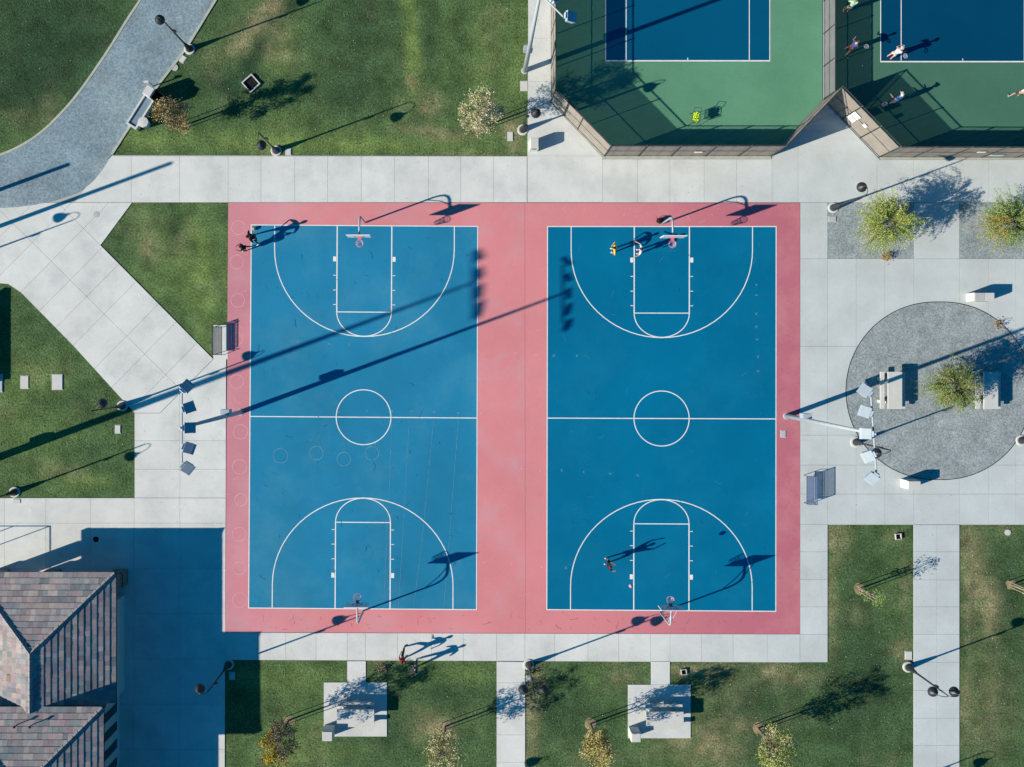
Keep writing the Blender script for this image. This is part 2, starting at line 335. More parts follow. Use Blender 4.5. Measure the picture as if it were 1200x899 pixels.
lawn_grid('lawn', 960, 600, 1300, 960)

def base(poly, name='pavement', m='joint', z=0.009):
    return MB().prism(pl(*poly), -0.02, z).build(name, M[m], kind='structure')
# north promenade
pn = base([(55, 237.2), (80, 225), (100, 212), (115, 200), (131, 182), (619, 183), (619, -60), (1300, -60), (1300, 237.3), (55, 237.3)], 'promenade')
slabs([(131, 183), (617.5, 183.5), (617.5, 237.2), (88, 237.1), (105, 214)], V(154, 210.5, 267.5, 306, 345.5, 384, 423.5, 462, 502, 540, 578.5), pn, M['concrete_f'])
slabs([(619, 0), (646, 0), (646, 121), (706, 184.6), (706, 237), (618, 237), (618, 183)], Hh(45, 96, 183) + V(706), pn, M['concrete_f'])
slabs([(619, -60), (646, -60), (646, 0), (619, 0)], [], pn, M['concrete_f'])
slabs([(706, 186.8), (904, 186.8), (967, 121), (1031, 187.5), (1250, 187.5), (1250, 237.5), (706, 237.5)], V(747, 785, 825, 863, 904.5, 935, 1027.5, 1070, 1115, 1158, 1200) + [((1015, 187), (1060, 187))][:0], pn, M['concrete_f'])
MB().prism(pl((646, 119.6), (649, 119.6), (709, 182), (709, 186.2), (706.6, 186.2)), 0.0, 0.043).build('kerb', M['kerb'], kind='structure')
MB().prism(pl((709.3, 182), (903, 182), (904, 186.2), (709.3, 186.2)), 0.0, 0.043).build('kerb', M['kerb'], kind='structure')
MB().prism(pl((1031, 183), (1250, 183), (1250, 187), (1033, 187)), 0.0, 0.043).build('kerb', M['kerb'], kind='structure')
# diagonal walk
pd = base([(-140, 237.4), (155, 237.4), (118, 287.5), (250, 421), (250, 382), (265.5, 382), (265, 583.4), (158, 583.4), (158, 484), (86, 405), (25, 343), (10, 333), (-140, 318)], 'diagonal_walk')
diag = [((x, y), (x + 74, y - 75)) for x, y in [(3, 320), (25, 342), (46, 365), (65, 385), (86, 405), (113, 430), (133, 452), (158, 476), (-22, 300), (-48, 275), (-75, 250), (185, 500), (212, 525)]]
slabs([(-140, 246), (5, 246), (62, 240), (92, 237.5), (155, 237.5), (118, 287.5), (250, 420.5), (158, 484), (86, 405), (25, 343), (10, 333), (-140, 318)][:0] or [(-140, 238), (155, 237.6), (118, 287.5), (250, 420.7), (187.6, 483.9), (157.8, 483.9), (86, 405), (25, 343), (10, 333), (-140, 318)],
      diag + [((60, 306), (200, 445)), ((60, 230), (118, 287.5))], pd, M['concrete_f'])
slabs([(157.9, 484.2), (187.8, 484.2), (250, 421.2), (250.2, 381), (265.2, 381), (264.8, 583.4), (158, 583.4)], Hh(516.5, 550) + V(211) , pd, M['concrete_f'])
# west forecourt
pw = base([(-140, 583.6), (264.6, 583.6), (263.6, 741), (263.4, 960), (-140, 960)], 'forecourt')
slabs([(-140, 583.6), (264.8, 583.6), (264.2, 700), (263.4, 960), (-140, 960)], Hh(613, 666, 719, 772, 825, 878, 931) + V(5.5, 54, 106, 157.5, 211) + V(-50), pw, M['concrete_f'])
# south walk and east surroundings
ps = base([(264, 741), (970, 743), (970, 776.5), (264, 773)], 'south_walk')
slabs([(264, 741.2), (937.2, 743.2), (937.2, 776), (264, 773.2)], V(302, 335, 370.5, 407, 428.5, 466, 505.5, 543, 582, 615, 650, 689, 725, 762, 785, 822, 859, 899), ps, M['concrete_f'])
pe = base([(937.6, 237.6), (1300, 237.6), (1300, 615), (970, 615), (970, 776.4), (937.6, 776.4)], 'east_plaza')
slabs([(937.6, 237.6), (969.6, 237.6), (969.6, 614.6), (969.6, 776), (937.4, 776)], Hh(303.4, 406, 510, 545, 579, 614.6, 646.5, 679, 711, 743.2), pe, M['concrete_f'])
slabs([(1070.6, 237.6), (1124, 237.6), (1124, 303.4), (1070.6, 303.4)], [], pe, M['concrete_f'])
slabs([(969.6, 303.4), (1250, 303.4), (1250, 614.6), (969.6, 614.6)], Hh(406, 510, 545, 579) + V(1003, 1036.5, 1070.5, 1124, 1158, 1190), pe, M['concrete_f'])
pk = base([(1070.4, 615), (1124, 615), (1124, 960), (1070.4, 960)], 'side_walk')
slabs([(1070.4, 615), (1124, 615), (1124, 960), (1070.4, 960)], Hh(646.5, 679.5, 711, 743.2, 776, 809, 841.5, 873.5, 905) + V(1097), pk, M['concrete_f'])
pk2 = base([(582, 775), (615.4, 775.4), (615.4, 960), (582, 960)], 'side_walk')
slabs([(582, 775.2), (615.4, 775.6), (615.4, 960), (582, 960)], Hh(800, 830, 861, 893), pk2, M['concrete_f'])
for (x0, x1, y0, xa, xb, yb) in [(379.5, 453.5, 799.5, 407, 428.8, 863), (735.8, 809.3, 802.2, 762.8, 785, 865)]:
    pp = base([(x0, y0), (xa, y0), (xa, 774.4), (xb, 774.4), (xb, y0), (x1, y0), (x1, yb), (x0, yb)], 'picnic_pad')
    slabs([(x0, y0), (x1, y0), (x1, yb), (x0, yb)], [], pp, M['concrete_f'])
    slabs([(xa, 774.6), (xb, 774.6), (xb, y0), (xa, y0)], [], pp, M['concrete_f'])
# curving granite path with kerbs
Lc = [(172, -14), (165, 0), (150, 22), (130, 55), (107, 89), (92, 110), (75, 130), (50, 155), (25, 171.5), (0, 182.5), (-60, 200), (-140, 210)]
Rc = [(262, -14), (253, 0), (230, 38), (215, 62), (183, 103), (155, 144), (131, 181.5)]
def smooth(pts, it=2):
    for _ in range(it):
        o = [pts[0]]
        for a, b in zip(pts, pts[1:]): o += [(a[0] * .75 + b[0] * .25, a[1] * .75 + b[1] * .25), (a[0] * .25 + b[0] * .75, a[1] * .25 + b[1] * .75)]
        pts = o + [pts[-1]]
    return pts
Ls, Rs = smooth(Lc), smooth(Rc)
tail = smooth([(131, 181.5), (118, 203), (104, 218), (88, 228), (50, 239.5), (0, 245), (-140, 247)])
MB().prism(pl(*(Rs + tail[1:] + Ls[::-1])), -0.02, 0.046).build('path', M['path'], kind='structure')
strip([P(*p)[:2] for p in Ls], 0.16, 0.065, 0.08).build('kerb', M['kerb'], kind='structure')
strip([P(*p)[:2] for p in Rs], 0.16, 0.065, 0.08).build('kerb', M['kerb'], kind='structure')
# gravel beds
MB().prism(pl((970, 238.4), (1070.2, 238.4), (1070.2, 303), (970, 303)), 0, 0.034).build('gravel_bed', M['gravel'], kind='structure')
MB().prism(pl((1124.4, 238.4), (1250, 238.4), (1250, 303), (1124.4, 303)), 0, 0.034).build('gravel_bed', M['gravel'], kind='structure')
oval = [(1105 + 104 * math.cos(RAD(a)), 458 - 104 * math.sin(RAD(a))) for a in range(-90, 91, 4)] + [(1095 + 104 * math.cos(RAD(a)), 458 - 104 * math.sin(RAD(a))) for a in range(90, 271, 4)]
MB().prism(pl(*oval), 0.0, 0.046).build('gravel_plaza', M['gravel'], kind='structure')
strip([P(*p)[:2] for p in oval + [oval[0]]], 0.05, 0.05, 0.03).build('steel_edging', M['darkmetal'], kind='structure')

# ------------------------------------------------------------------ basketball courts
pc = base([(267.6, 237.6), (937.3, 238), (937.5, 743), (264, 740.8)], 'court_pad')
slabs([(267.6, 237.6), (937.3, 238), (937.5, 743), (264, 740.8)], [((615, 238), (615.6, 742))], pc, None, gap=0.014)
for o_ in pc.children: o_.data.materials.append(mix_along_x('blended_rose_west', 'pink_w', 'pink', -16, -9) if o_.location.x < 3.7 else mix_along_x('vignette_rose_east', 'pink', 'pink_e', 5, 21))  # east slab darkens with x, vignetting mixed into its coating colour
LW = 0.062
def court(cor, m):
    """cor = four corners (nw, ne, se, sw) as surveyed"""
    nw, ne, se, sw = [P(*c) for c in cor]
    def Q(u, v):  # u across 0..15.24 m, v down 0..25.6 m
        a, b = u / 15.24, v / 25.6
        p = (nw * (1 - a) + ne * a) * (1 - b) + (sw * (1 - a) + se * a) * b; return (p.x, p.y)
    surf = MB().face([(*Q(0, 25.6), .044), (*Q(15.24, 25.6), .044), (*Q(15.24, 0), .044), (*Q(0, 0), .044)]).build('playing_surface', m, kind='structure')
    def ln(pts, w_=LW, z=0.048): strip([Q(*p) for p in pts], w_, z).build('court_line', M['line'], surf)
    ln([(0.0, .03), (15.24, .03)]); ln([(0, 25.57), (15.24, 25.57)]); ln([(.03, 0.06), (.03, 25.54)], z=.0481); ln([(15.21, 0.06), (15.21, 25.54)], z=.0481)
    ln([(0.06, 12.8), (15.18, 12.8)]); ln([(7.62 + 1.83 * math.cos(RAD(a)), 12.8 + 1.83 * math.sin(RAD(a))) for a in range(0, 361, 6)], z=.0484)
    for d in (0, 1):
        f = (lambda u, v: (u, v)) if d == 0 else (lambda u, v: (u, 25.6 - v))
        cx = 7.62; k = 5.79; w2 = 1.83
        ln([f(cx - w2, .06), f(cx - w2, k)], .075, .0482); ln([f(cx + w2, .06), f(cx + w2, k)], .075, .0482); ln([f(cx - w2, k), f(cx + w2, k)], z=.0486)
        ln([f(cx + w2 * math.cos(RAD(a)), k + w2 * math.sin(RAD(a)) * .88) for a in range(0, 181, 6)], z=.0488)
        r = 6.02; 
        ln([f(cx - r, .06), f(cx - r, 1.6)] + [f(cx - r * math.cos(RAD(a)), 1.6 + (7.42 - 1.6) * math.sin(RAD(a))) for a in range(5, 176, 5)] + [f(cx + r, 1.6), f(cx + r, .06)], z=.049)
        for sx in (-1, 1):
            b0 = cx + sx * (w2 + .06)
            q = [f(b0, 2.1), f(b0 + sx * .2, 2.1), f(b0 + sx * .2, 2.42), f(b0, 2.42)]
            MB().prism([Q(*t) for t in q], .0445, .0492).build('block_mark', M['line'], surf)
            for vv in (3.35, 4.33, 5.3): ln([f(b0, vv), f(b0 + sx * .19, vv)], .045, .0492)
    return surf
cl_ = court([(294.2, 263.2), (560.4, 265.0), (558.9, 714.8), (291.0, 712.8)], M['blue_l'])
cr_ = court([(641.0, 265.1), (909.8, 265.1), (909.4, 716.8), (640.2, 714.8)], M['blue_r'])
# chalk games
def ringm(x, y, r, m, parent, z=.0505): strip([P(*p)[:2] for p in circ(x, y, r, 28)], .026, z).build('chalk_ring', m, parent)
for x, y, r in [(279.5, 267, 8), (277.5, 307, 8), (278.8, 352, 8), (278, 397, 7), (277.5, 447, 8), (282, 506, 8.5), (281, 547, 8.5), (282.5, 585.5, 7.2), (280.5, 626, 8), (280.5, 666, 7.5), (281, 703, 8.5)]:
    ringm(x, y, r, M['chalkp'], pc, .0425)
for x, y, r in [(329, 534, 8.5), (371, 531, 8), (403, 538, 8), (436, 531, 8)]: ringm(x, y, r, M['chalk'], cl_)
def cross(x, y, m, parent, z):
    a = RAD(R.uniform(25, 65)); mb = MB(); s_ = R.uniform(1.6, 2.3)
    for q in (a, -a):
        d = (math.cos(q) * s_, math.sin(q) * s_); t = strip([P(x - d[0], y - d[1])[:2], P(x + d[0], y + d[1])[:2]], .02, z + (0.0006 if q < 0 else 0)); mb.mesh(t.v, t.f)
    mb.build('chalk_cross', m, parent)
for x, y in [(397, 483), (430, 482), (460, 482), (483, 482), (509, 483), (537, 484), (349, 401), (386, 403), (410, 404), (538, 658)]: cross(x, y, M['chalk'], cl_, .0505)
for x, y in [(658, 551), (684, 553), (715, 555), (747, 557), (649, 417), (676, 417), (886, 334), (886, 346), (886, 368), (886, 383), (887, 398), (888, 418), (888, 435), (663, 665)]: cross(x, y, M['chalk'], cr_, .0505)
for x, y in [(611, 549), (633, 551), (604, 414), (628, 416), (567, 659), (599, 661), (635, 664), (564, 484)]: cross(x, y, M['chalkp'], pc, .0425)
for pts in [[(459.5, 490), (458, 530), (456.5, 572), (453, 640), (450, 708)], [(480, 490), (476, 560), (472, 630), (467, 712)], [(508.5, 490), (502, 560), (494, 640), (485, 710)], [(537.5, 490), (532, 560), (526, 640), (520, 712)]]:
    strip([P(*p)[:2] for p in pts], .016, .0505).build('chalk_line', M['chalk'], cl_)
for k in range(26):      # scribbled chalk letters around the rings
    x, y = R.choice([(329, 523), (371, 512), (403, 522), (436, 517), (436, 545), (371, 547), (386, 533), (453, 533)]); x += R.uniform(-9, 9); y += R.uniform(-5, 5)
    strip([P(x + R.uniform(-1.6, 1.6), y + R.uniform(-1.6, 1.6))[:2] for _ in range(4)], .016, .0505 + k * .0001).build('chalk_scribble', M['chalk'], cl_)

def scuffs(parent, boxx, n, m, z, seed):
    rr = random.Random(seed); mb = MB()
    for k in range(n):
        x, y = rr.uniform(boxx[0], boxx[2]), rr.uniform(boxx[1], boxx[3]); a = rr.uniform(0, 6.28); L_ = rr.choice([1.2, 2, 3, 5, 9]) ; pts = []
        for j in range(5): pts.append(P(x + math.cos(a) * L_ * j / 4, y + math.sin(a) * L_ * j / 4)[:2]); a += rr.uniform(-.35, .35)
        t = strip(pts, rr.uniform(.012, .035), z + k * 1e-5); mb.mesh(t.v, t.f)
    mb.build('scuff_marks', m, parent, kind='stuff')
M['scuff_l'] = mat('pale_scuff', (0.03, 0.21, 0.35), 0.9); M['scuff_d'] = mat('dark_scuff', (0.008, 0.14, 0.27), 0.9); M['scuff_p'] = mat('pale_rose_scuff', (0.66, 0.32, 0.33), 0.9); M['scuff_pd'] = mat('dark_rose_scuff', (0.36, 0.12, 0.15), 0.9)
scuffs(cl_, (300, 275, 552, 705), 110, M['scuff_l'], .0505, 1); scuffs(cl_, (300, 275, 552, 705), 70, M['scuff_d'], .0525, 2)
scuffs(cr_, (648, 275, 902, 705), 80, M['scuff_l'], .0505, 3); scuffs(cr_, (648, 275, 902, 705), 60, M['scuff_d'], .0525, 4)
scuffs(pc, (565, 245, 636, 735), 60, M['scuff_p'], .0425, 5); scuffs(pc, (913, 245, 934, 735), 60, M['scuff_pd'], .0425, 6); scuffs(pc, (270, 245, 288, 735), 60, M['scuff_p'], .0425, 7); scuffs(pc, (300, 718, 900, 738), 80, M['scuff_pd'], .0425, 8); scuffs(pc, (300, 242, 900, 260), 80, M['scuff_p'], .0425, 9)
rr = random.Random(77)
M['spot'] = mat('paving_gum_spots', (0.30, 0.31, 0.30), 0.9); mb = MB()
for k in range(300):
    x, y = rr.choice([(rr.uniform(640, 1180), rr.uniform(190, 235)), (rr.uniform(140, 610), rr.uniform(188, 233)), (rr.uniform(310, 930), rr.uniform(746, 770)), (rr.uniform(940, 967), rr.uniform(240, 770)), (rr.uniform(165, 260), rr.uniform(440, 615)), (rr.uniform(972, 1190), rr.uniform(566, 610)), (rr.uniform(1075, 1120), rr.uniform(620, 899)), (rr.uniform(620, 642), rr.uniform(5, 175)), (rr.uniform(5, 260), rr.uniform(590, 880))])
    r0 = rr.uniform(.012, .035); c = P(x, y); mb.face([(c.x + r0 * math.cos(t) * rr.uniform(.6, 1.3), c.y + r0 * math.sin(t) * rr.uniform(.6, 1.3), .0415 + k * 2e-6) for t in (0, 1.05, 2.1, 3.14, 4.2, 5.2)])
o = mb.build('paving_spots', M['spot'], kind='stuff'); tag(o, 'small dark gum spots dotted over the paving', 'stains')

# ------------------------------------------------------------------ tennis courts
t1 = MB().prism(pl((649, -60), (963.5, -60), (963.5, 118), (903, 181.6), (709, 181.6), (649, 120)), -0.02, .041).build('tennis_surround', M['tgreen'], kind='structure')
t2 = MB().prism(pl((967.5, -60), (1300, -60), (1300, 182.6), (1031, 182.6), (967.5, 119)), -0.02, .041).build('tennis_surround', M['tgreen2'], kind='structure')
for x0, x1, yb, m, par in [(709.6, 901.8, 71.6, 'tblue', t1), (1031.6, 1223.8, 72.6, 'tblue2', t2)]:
    s_ = MB().face([P(x0, yb, .045), P(x1, yb, .045), P(x1, -60, .045), P(x0, -60, .045)]).build('tennis_court', M[m], kind='structure')
    def tl(a, b, w_=.055, z=.049): strip([P(*a)[:2], P(*b)[:2]], w_, z).build('court_line', M['line'], s_)
    tl((x0 - .4, yb), (x1 + .4, yb), .085); tl((x0, yb - 1), (x0, -60), z=.0492); tl((x1, yb - 1), (x1, -60), z=.0492)
    tl((x0 + 24, yb - 1), (x0 + 24, -60), z=.0492); tl((x1 - 24, yb - 1), (x1 - 24, -60), z=.0492); tl(((x0 + x1) / 2, yb - 1), ((x0 + x1) / 2, yb - 3.6), z=.0492)

# ------------------------------------------------------------------ fences
def fence(label, runs, hgt, top_gap=0.3, sp=39.5, posts=None, group=None, tall=True, scr='screen'):
    o0 = P(*runs[0][0]); root = empty('tennis_fence' if tall else 'divider_fence', o0, 0, label, 'fence', group)
    def loc(p, z=0): v = P(p[0], p[1], z) - o0; return (v.x, v.y, z)
    seen = set()
    for ri, (a, b) in enumerate(runs):
        va, vb = Vector(a), Vector(b); Ln = (vb - va).length; n = max(1, round(Ln / sp)); ts = [i / n for i in range(n + 1)]
        if posts and ri in posts: ts = posts[ri]
        d = (vb - va).normalized()
        for t in ts:
            q = va.lerp(vb, t); k = (round(q.x), round(q.y))
            if k in seen: continue
            seen.add(k); MB().tube([loc(q, 0), loc(q, hgt + .05)], .042, 8).build('post', M['fencemetal'], root, smooth=True)
        for z, r in ((hgt, .032), (hgt * .5, .026), (.12, .026)):
            MB().tube([loc(va, z), loc(vb, z)], r, 6).build('rail', M['fencemetal'], root)
        for t0, t1_ in zip(ts, ts[1:]):
            p, q = va.lerp(vb, t0), va.lerp(vb, t1_); p = p + d * .8; q = q - d * .8; z1 = hgt - top_gap; ns = 8
            mb = MB(); nn = Vector((-d.y, d.x))
            for k in range(ns):
                for zz0, zz1 in ((.16, hgt * .5 - .03), (hgt * .5 + .03, z1)):
                    A, B = p.lerp(q, k / ns), p.lerp(q, (k + 1) / ns); w0 = math.sin(k * 2.1) * .12; w1 = math.sin((k + 1) * 2.1) * .12
                    mb.face([loc(A + nn * w0, zz0), loc(B + nn * w1, zz0), loc(B + nn * w1, zz1), loc(A + nn * w0, zz1)])
            mb.build('windscreen_panel', M[scr], root)
            mb = MB(); L2 = (q - p).length * S; nW = int(L2 / .14)       # chain link showing above the windscreen
            if top_gap > .1:
                for k in range(nW):
                    for s2 in (0, 1):
                        A = p.lerp(q, k / nW); B = p.lerp(q, min(1, (k + 2) / nW)); za, zb = (z1, hgt) if s2 == 0 else (hgt, z1)
                        mb.tube([loc(A, za), loc(B, zb)], .0035, 3, cap=False)
                mb.build('chain_link', M['fencemetal'], root, kind='stuff')
    return root
fence('tall black fence with tan windscreens wrapping the left tennis court', [((646, -75), (646, 120)), ((646, 120), (708, 183)), ((708, 183), (903, 183)), ((903, 183), (965.6, 117.6))], 3.05,
      posts={1: [0, .25, .5, 1], 2: [0, .205, .4, .606, .804, 1]})
fence('tall black fence with gate and white notices around the right tennis court', [((965.6, 117.4), (1030, 184.3)), ((1030, 184.3), (1270, 185))], 3.05, posts={0: [0, .33, .66, 1]})
fence('shoulder-high dark mesh fence dividing the two tennis courts', [((965.6, -75), (965.6, 116))], 1.8, top_gap=.04, tall=False, scr='screen2')
def on_fence(a, b, t, z, w_, h_, label, m='sign', side=1, name='fence_sign'):
    pa, pb = P(*a), P(*b); p = pa.lerp(pb, t); d = (pb - pa).normalized(); nn = Vector((-d.y, d.x, 0)) * side
    ang = math.atan2(d.y, d.x)
    o = MB().box((0, 0, 0), (w_, .02, h_)).build(name, M[m], loc=(p.x - nn.x * .09, p.y - nn.y * .09, z), rz=ang); tag(o, label, 'sign')
F2a, F2b = (965.6, 117.4), (1030, 184.3)
on_fence(F2a, F2b, .385, 1.75, .55, .6, 'upper square white notice beside the gate on the tennis fence')
on_fence(F2a, F2b, .385, 1.08, .55, .55, 'lower square white notice beside the gate on the tennis fence', side=1)
on_fence(F2a, F2b, .55, 1.7, .28, .32, 'small white notice right of the pair of square notices on the tennis fence')
on_fence((708, 183), (903, 183), .53, 1.5, .5, .26, 'single white notice on the left tennis court fence')
on_fence((1030, 184.3), (1270, 185), .42, 1.9, .5, .26, 'narrow white notice on the right tennis court fence, left of the green one')
on_fence((1030, 184.3), (1270, 185), .53, 1.0, .85, .35, 'wide pale green notice on the right tennis court fence', m='signgreen')

# ------------------------------------------------------------------ building
def clip(poly, a, b):   # keep left of a->b (2-D)
    out = []; n = len(poly)
    def sd(p): return (b[0] - a[0]) * (p[1] - a[1]) - (b[1] - a[1]) * (p[0] - a[0])
    for i in range(n):
        p, q = poly[i], poly[(i + 1) % n]; sp_, sq = sd(p), sd(q)
        if sp_ >= 0: out.append(p)
        if (sp_ >= 0) != (sq >= 0):
            t = sp_ / (sp_ - sq); out.append((p[0] + (q[0] - p[0]) * t, p[1] + (q[1] - p[1]) * t))
    return out
TCOL = [(0.326, 0.273, 0.273), (0.290, 0.264, 0.264), (0.246, 0.264, 0.264), (0.194, 0.220, 0.233), (0.361, 0.308, 0.290), (0.317, 0.255, 0.264), (0.396, 0.343, 0.317), (0.238, 0.224, 0.238), (0.299, 0.304, 0.299), (0.343, 0.282, 0.282)]
bo = P(80, 740)
bld = empty('park_building', bo, 0, 'low park building with hipped roofs of mottled pink and grey tiles', 'building')
def W(p): return Vector(p) - bo
def roof_plane(pts, seed, wd=.31, ex=.375, lift=.029):
    """pts: plan metres + z, first edge is the eave, polygon counter-clockwise seen from above"""
    rr = random.Random(seed); o, u_ = pts[0], (pts[1] - pts[0]).normalized(); nrm = u_.cross(pts[2] - pts[0]).normalized(); v_ = nrm.cross(u_).normalized()
    loc = [((p - o).dot(u_), (p - o).dot(v_)) for p in pts]
    umin = min(p[0] for p in loc); umax = max(p[0] for p in loc); vmax = max(p[1] for p in loc); mb = MB(); r = 0; v = 0.0
    while v < vmax:
        u = umin - rr.uniform(0, wd); vo = 0
        cblock = rr.choice(TCOL); left = 0
        while u < umax:
            if left <= 0: cblock = rr.choice(TCOL); left = rr.choice([1, 1, 2, 2, 3])
            left -= 1
            q = [(u + .002, v - .04), (u + wd - .002, v - .04), (u + wd - .002, v + ex), (u + .002, v + ex)]
            for i in range(len(loc)):
                if i == 0: continue
                q = clip(q, loc[i], loc[(i + 1) % len(loc)])
                if len(q) < 3: break
            if len(q) >= 3:
                f_ = rr.uniform(.85, 1.15); jit = rr.uniform(0, .006); col = tuple(c * f_ for c in cblock)
                top = []; bot = []
                for a, b in q:
                    h = lift * (1 - (b - v + .04) / (ex + .04)) + .03 + jit; p = o + u_ * a + v_ * b
                    top.append(p + nrm * h); bot.append(p + nrm * .004)
                n = len(top); mb.mesh([W(t) for t in top] + [W(t) for t in bot], [tuple(range(n))] + [((i + 1) % n, i, i + n, (i + 1) % n + n) for i in range(n)], None, col)
            u += wd
        v += ex; r += 1
    mb.build('roof_tiles', M['tile'], bld, kind='stuff')
    MB().face([W(p) for p in pts]).build('roof_deck', M['deck'], bld)
def cap_run(a, b, step=.36):
    d = (b - a); n = max(1, int(d.length / step)); mb = MB(); q = d.to_track_quat('X', 'Z').to_matrix().to_4x4()
    for i in range(n):
        p = a + d * ((i + .5) / n); m4 = Matrix.Translation(W(p) + Vector((0, 0, .10 + R.uniform(0, .012)))) @ q @ Matrix.Rotation(RAD(-5), 4, 'Y')
        mb.mesh([(-step * .5, -.15, -.09), (-step * .5, 0, .07), (-step * .5, .15, -.09), (step * .42, -.12, -.09), (step * .42, 0, .04), (step * .42, .12, -.09)],
                [(0, 1, 4, 3), (1, 2, 5, 4), (0, 2, 1), (3, 4, 5)], m4)
    mb.build('ridge_caps', M['cap'], bld, kind='stuff')
TP = .37
def hip_roof(x0, x1, y0, y1, ze, north=True, south=True, tiles=True, seed=1):
    half = (x1 - x0) / 2; wide = (y1 - y0) < (x1 - x0) and south
    if wide:
        hd = (y1 - y0) / 2; zr = ze + hd * S * TP; A, B = P(x0 + hd, y0 + hd, zr), P(x1 - hd, y0 + hd, zr)
        NW, NE, SE, SW = P(x0, y0, ze), P(x1, y0, ze), P(x1, y1, ze), P(x0, y1, ze)
        planes = [[NE, NW, A, B], [SE, NE, B], [SW, SE, B, A], [NW, SW, A]]; caps = [(NE, B), (NW, A), (A, B), (SE, B), (SW, A)]
    else:
        zr = ze + half * S * TP; xm = (x0 + x1) / 2
        NW, NE, SE, SW = P(x0, y0, ze), P(x1, y0, ze), P(x1, y1, ze), P(x0, y1, ze)
        A = P(xm, y0 + (half if north else 0), zr); B = P(xm, y1, zr)
        planes = [[SE, NE, A, B], [NW, SW, B, A]] + ([[NE, NW, A]] if north else []); caps = [(A, B)] + ([(NE, A), (NW, A)] if north else [])
    for i, p in enumerate(planes): roof_plane(p, seed * 10 + i) if tiles else MB().face([W(q) for q in p]).build('roof_slope', M['cap'], bld)
    for a, b in caps: cap_run(a, b)
    t = .03
    for a, b in ((NW, NE), (NE, SE), (SE, SW), (SW, NW)):
        c = W((a + b) / 2); d = b - a; MB().box((0, 0, 0), (d.length + .06, .07, .16), M4=Matrix.Translation(c + Vector((0, 0, -.07))) @ Matrix.Rotation(math.atan2(d.y, d.x), 4, 'Z')).build('fascia', M['fascia'], bld)
    MB().prism([(W(p).x, W(p).y) for p in (NW, NE, SE, SW)], ze - .17, ze - .13).build('soffit', M['wall'], bld)
hip_roof(0, 158, 657, 800.5, 3.2, True, False, seed=1)
hip_roof(1, 155, 795.6, 912.4, 4.65, True, True, seed=2)
hip_roof(0, 155, 894, 1060, 3.2, False, False, tiles=False, seed=3)
def wbox(x0, x1, y0, y1, z0, z1, name, m): 
    a, b = W(P(x0, y0)), W(P(x1, y1)); return MB().box(((a.x + b.x) / 2, (a.y + b.y) / 2, (z0 + z1) / 2), (abs(b.x - a.x), abs(b.y - a.y), z1 - z0)).build(name, M[m], bld)
wbox(8, 146.5, 697, 808, 0, 3.03, 'wall', 'wall')
wbox(8, 140, 808.5, 900, 0, 4.48, 'wall', 'wall')
wbox(8, 146.5, 900.5, 1050, 0, 3.03, 'wall', 'wall')
for y in (820, 841, 862, 883): wbox(140.2, 140.9, y, y + 10, .5, 3.9, 'window', 'pane')
for x in (-3, 57, 135):
    wbox(x, x + 14, 668.5, 682.5, 0.04, 3.03, 'pillar', 'stone')
    wbox(x - 1.5, x + 15.5, 667, 684, 0.04, .9, 'pillar_base', 'stone')
wbox(-6, 152, 673, 678, 2.75, 3.03, 'beam', 'fascia')
for x, y in ((66.5, 811), (83, 811)):
    z = 4.65 + (y - 795.6) * S * TP; mb = MB(); p = W(P(x, y)); mb.tube([(p.x, p.y, z), (p.x, p.y, z + .45)], .035, 8); mb.lathe([(.07, 0), (.09, .05), (.02, .14)], (p.x, p.y, z + .42), 8)
    mb.build('vent_pipe', M['darkmetal'], bld)
p = W(P(50, 766)); MB().box((p.x, p.y, 3.2 + (50) * S * TP + .07), (.22, .42, .07)).build('roof_vent', M['stake'], bld)
# pipe frame beyond the porch
fr = empty('pipe_frame', P(-16, 644), 0, 'thin steel pipe frame beside the building porch', 'railing')
def Fl(x, y, z): v = P(x, y, z) - P(-16, 644); return (v.x, v.y, z)
for x, y in ((-16, 644), (-58, 644), (-16, 697)): MB().tube([Fl(x, y, 0), Fl(x, y, 2.4)], .03, 8).build('post', M['darkmetal'], fr)
MB().tube([Fl(-110, 644, 2.4), Fl(-16, 644, 2.4)], .03, 8).build('rail', M['darkmetal'], fr)
MB().tube([Fl(-16, 644, 2.4), Fl(-16, 697, 2.4)], .03, 8).build('rail', M['darkmetal'], fr)

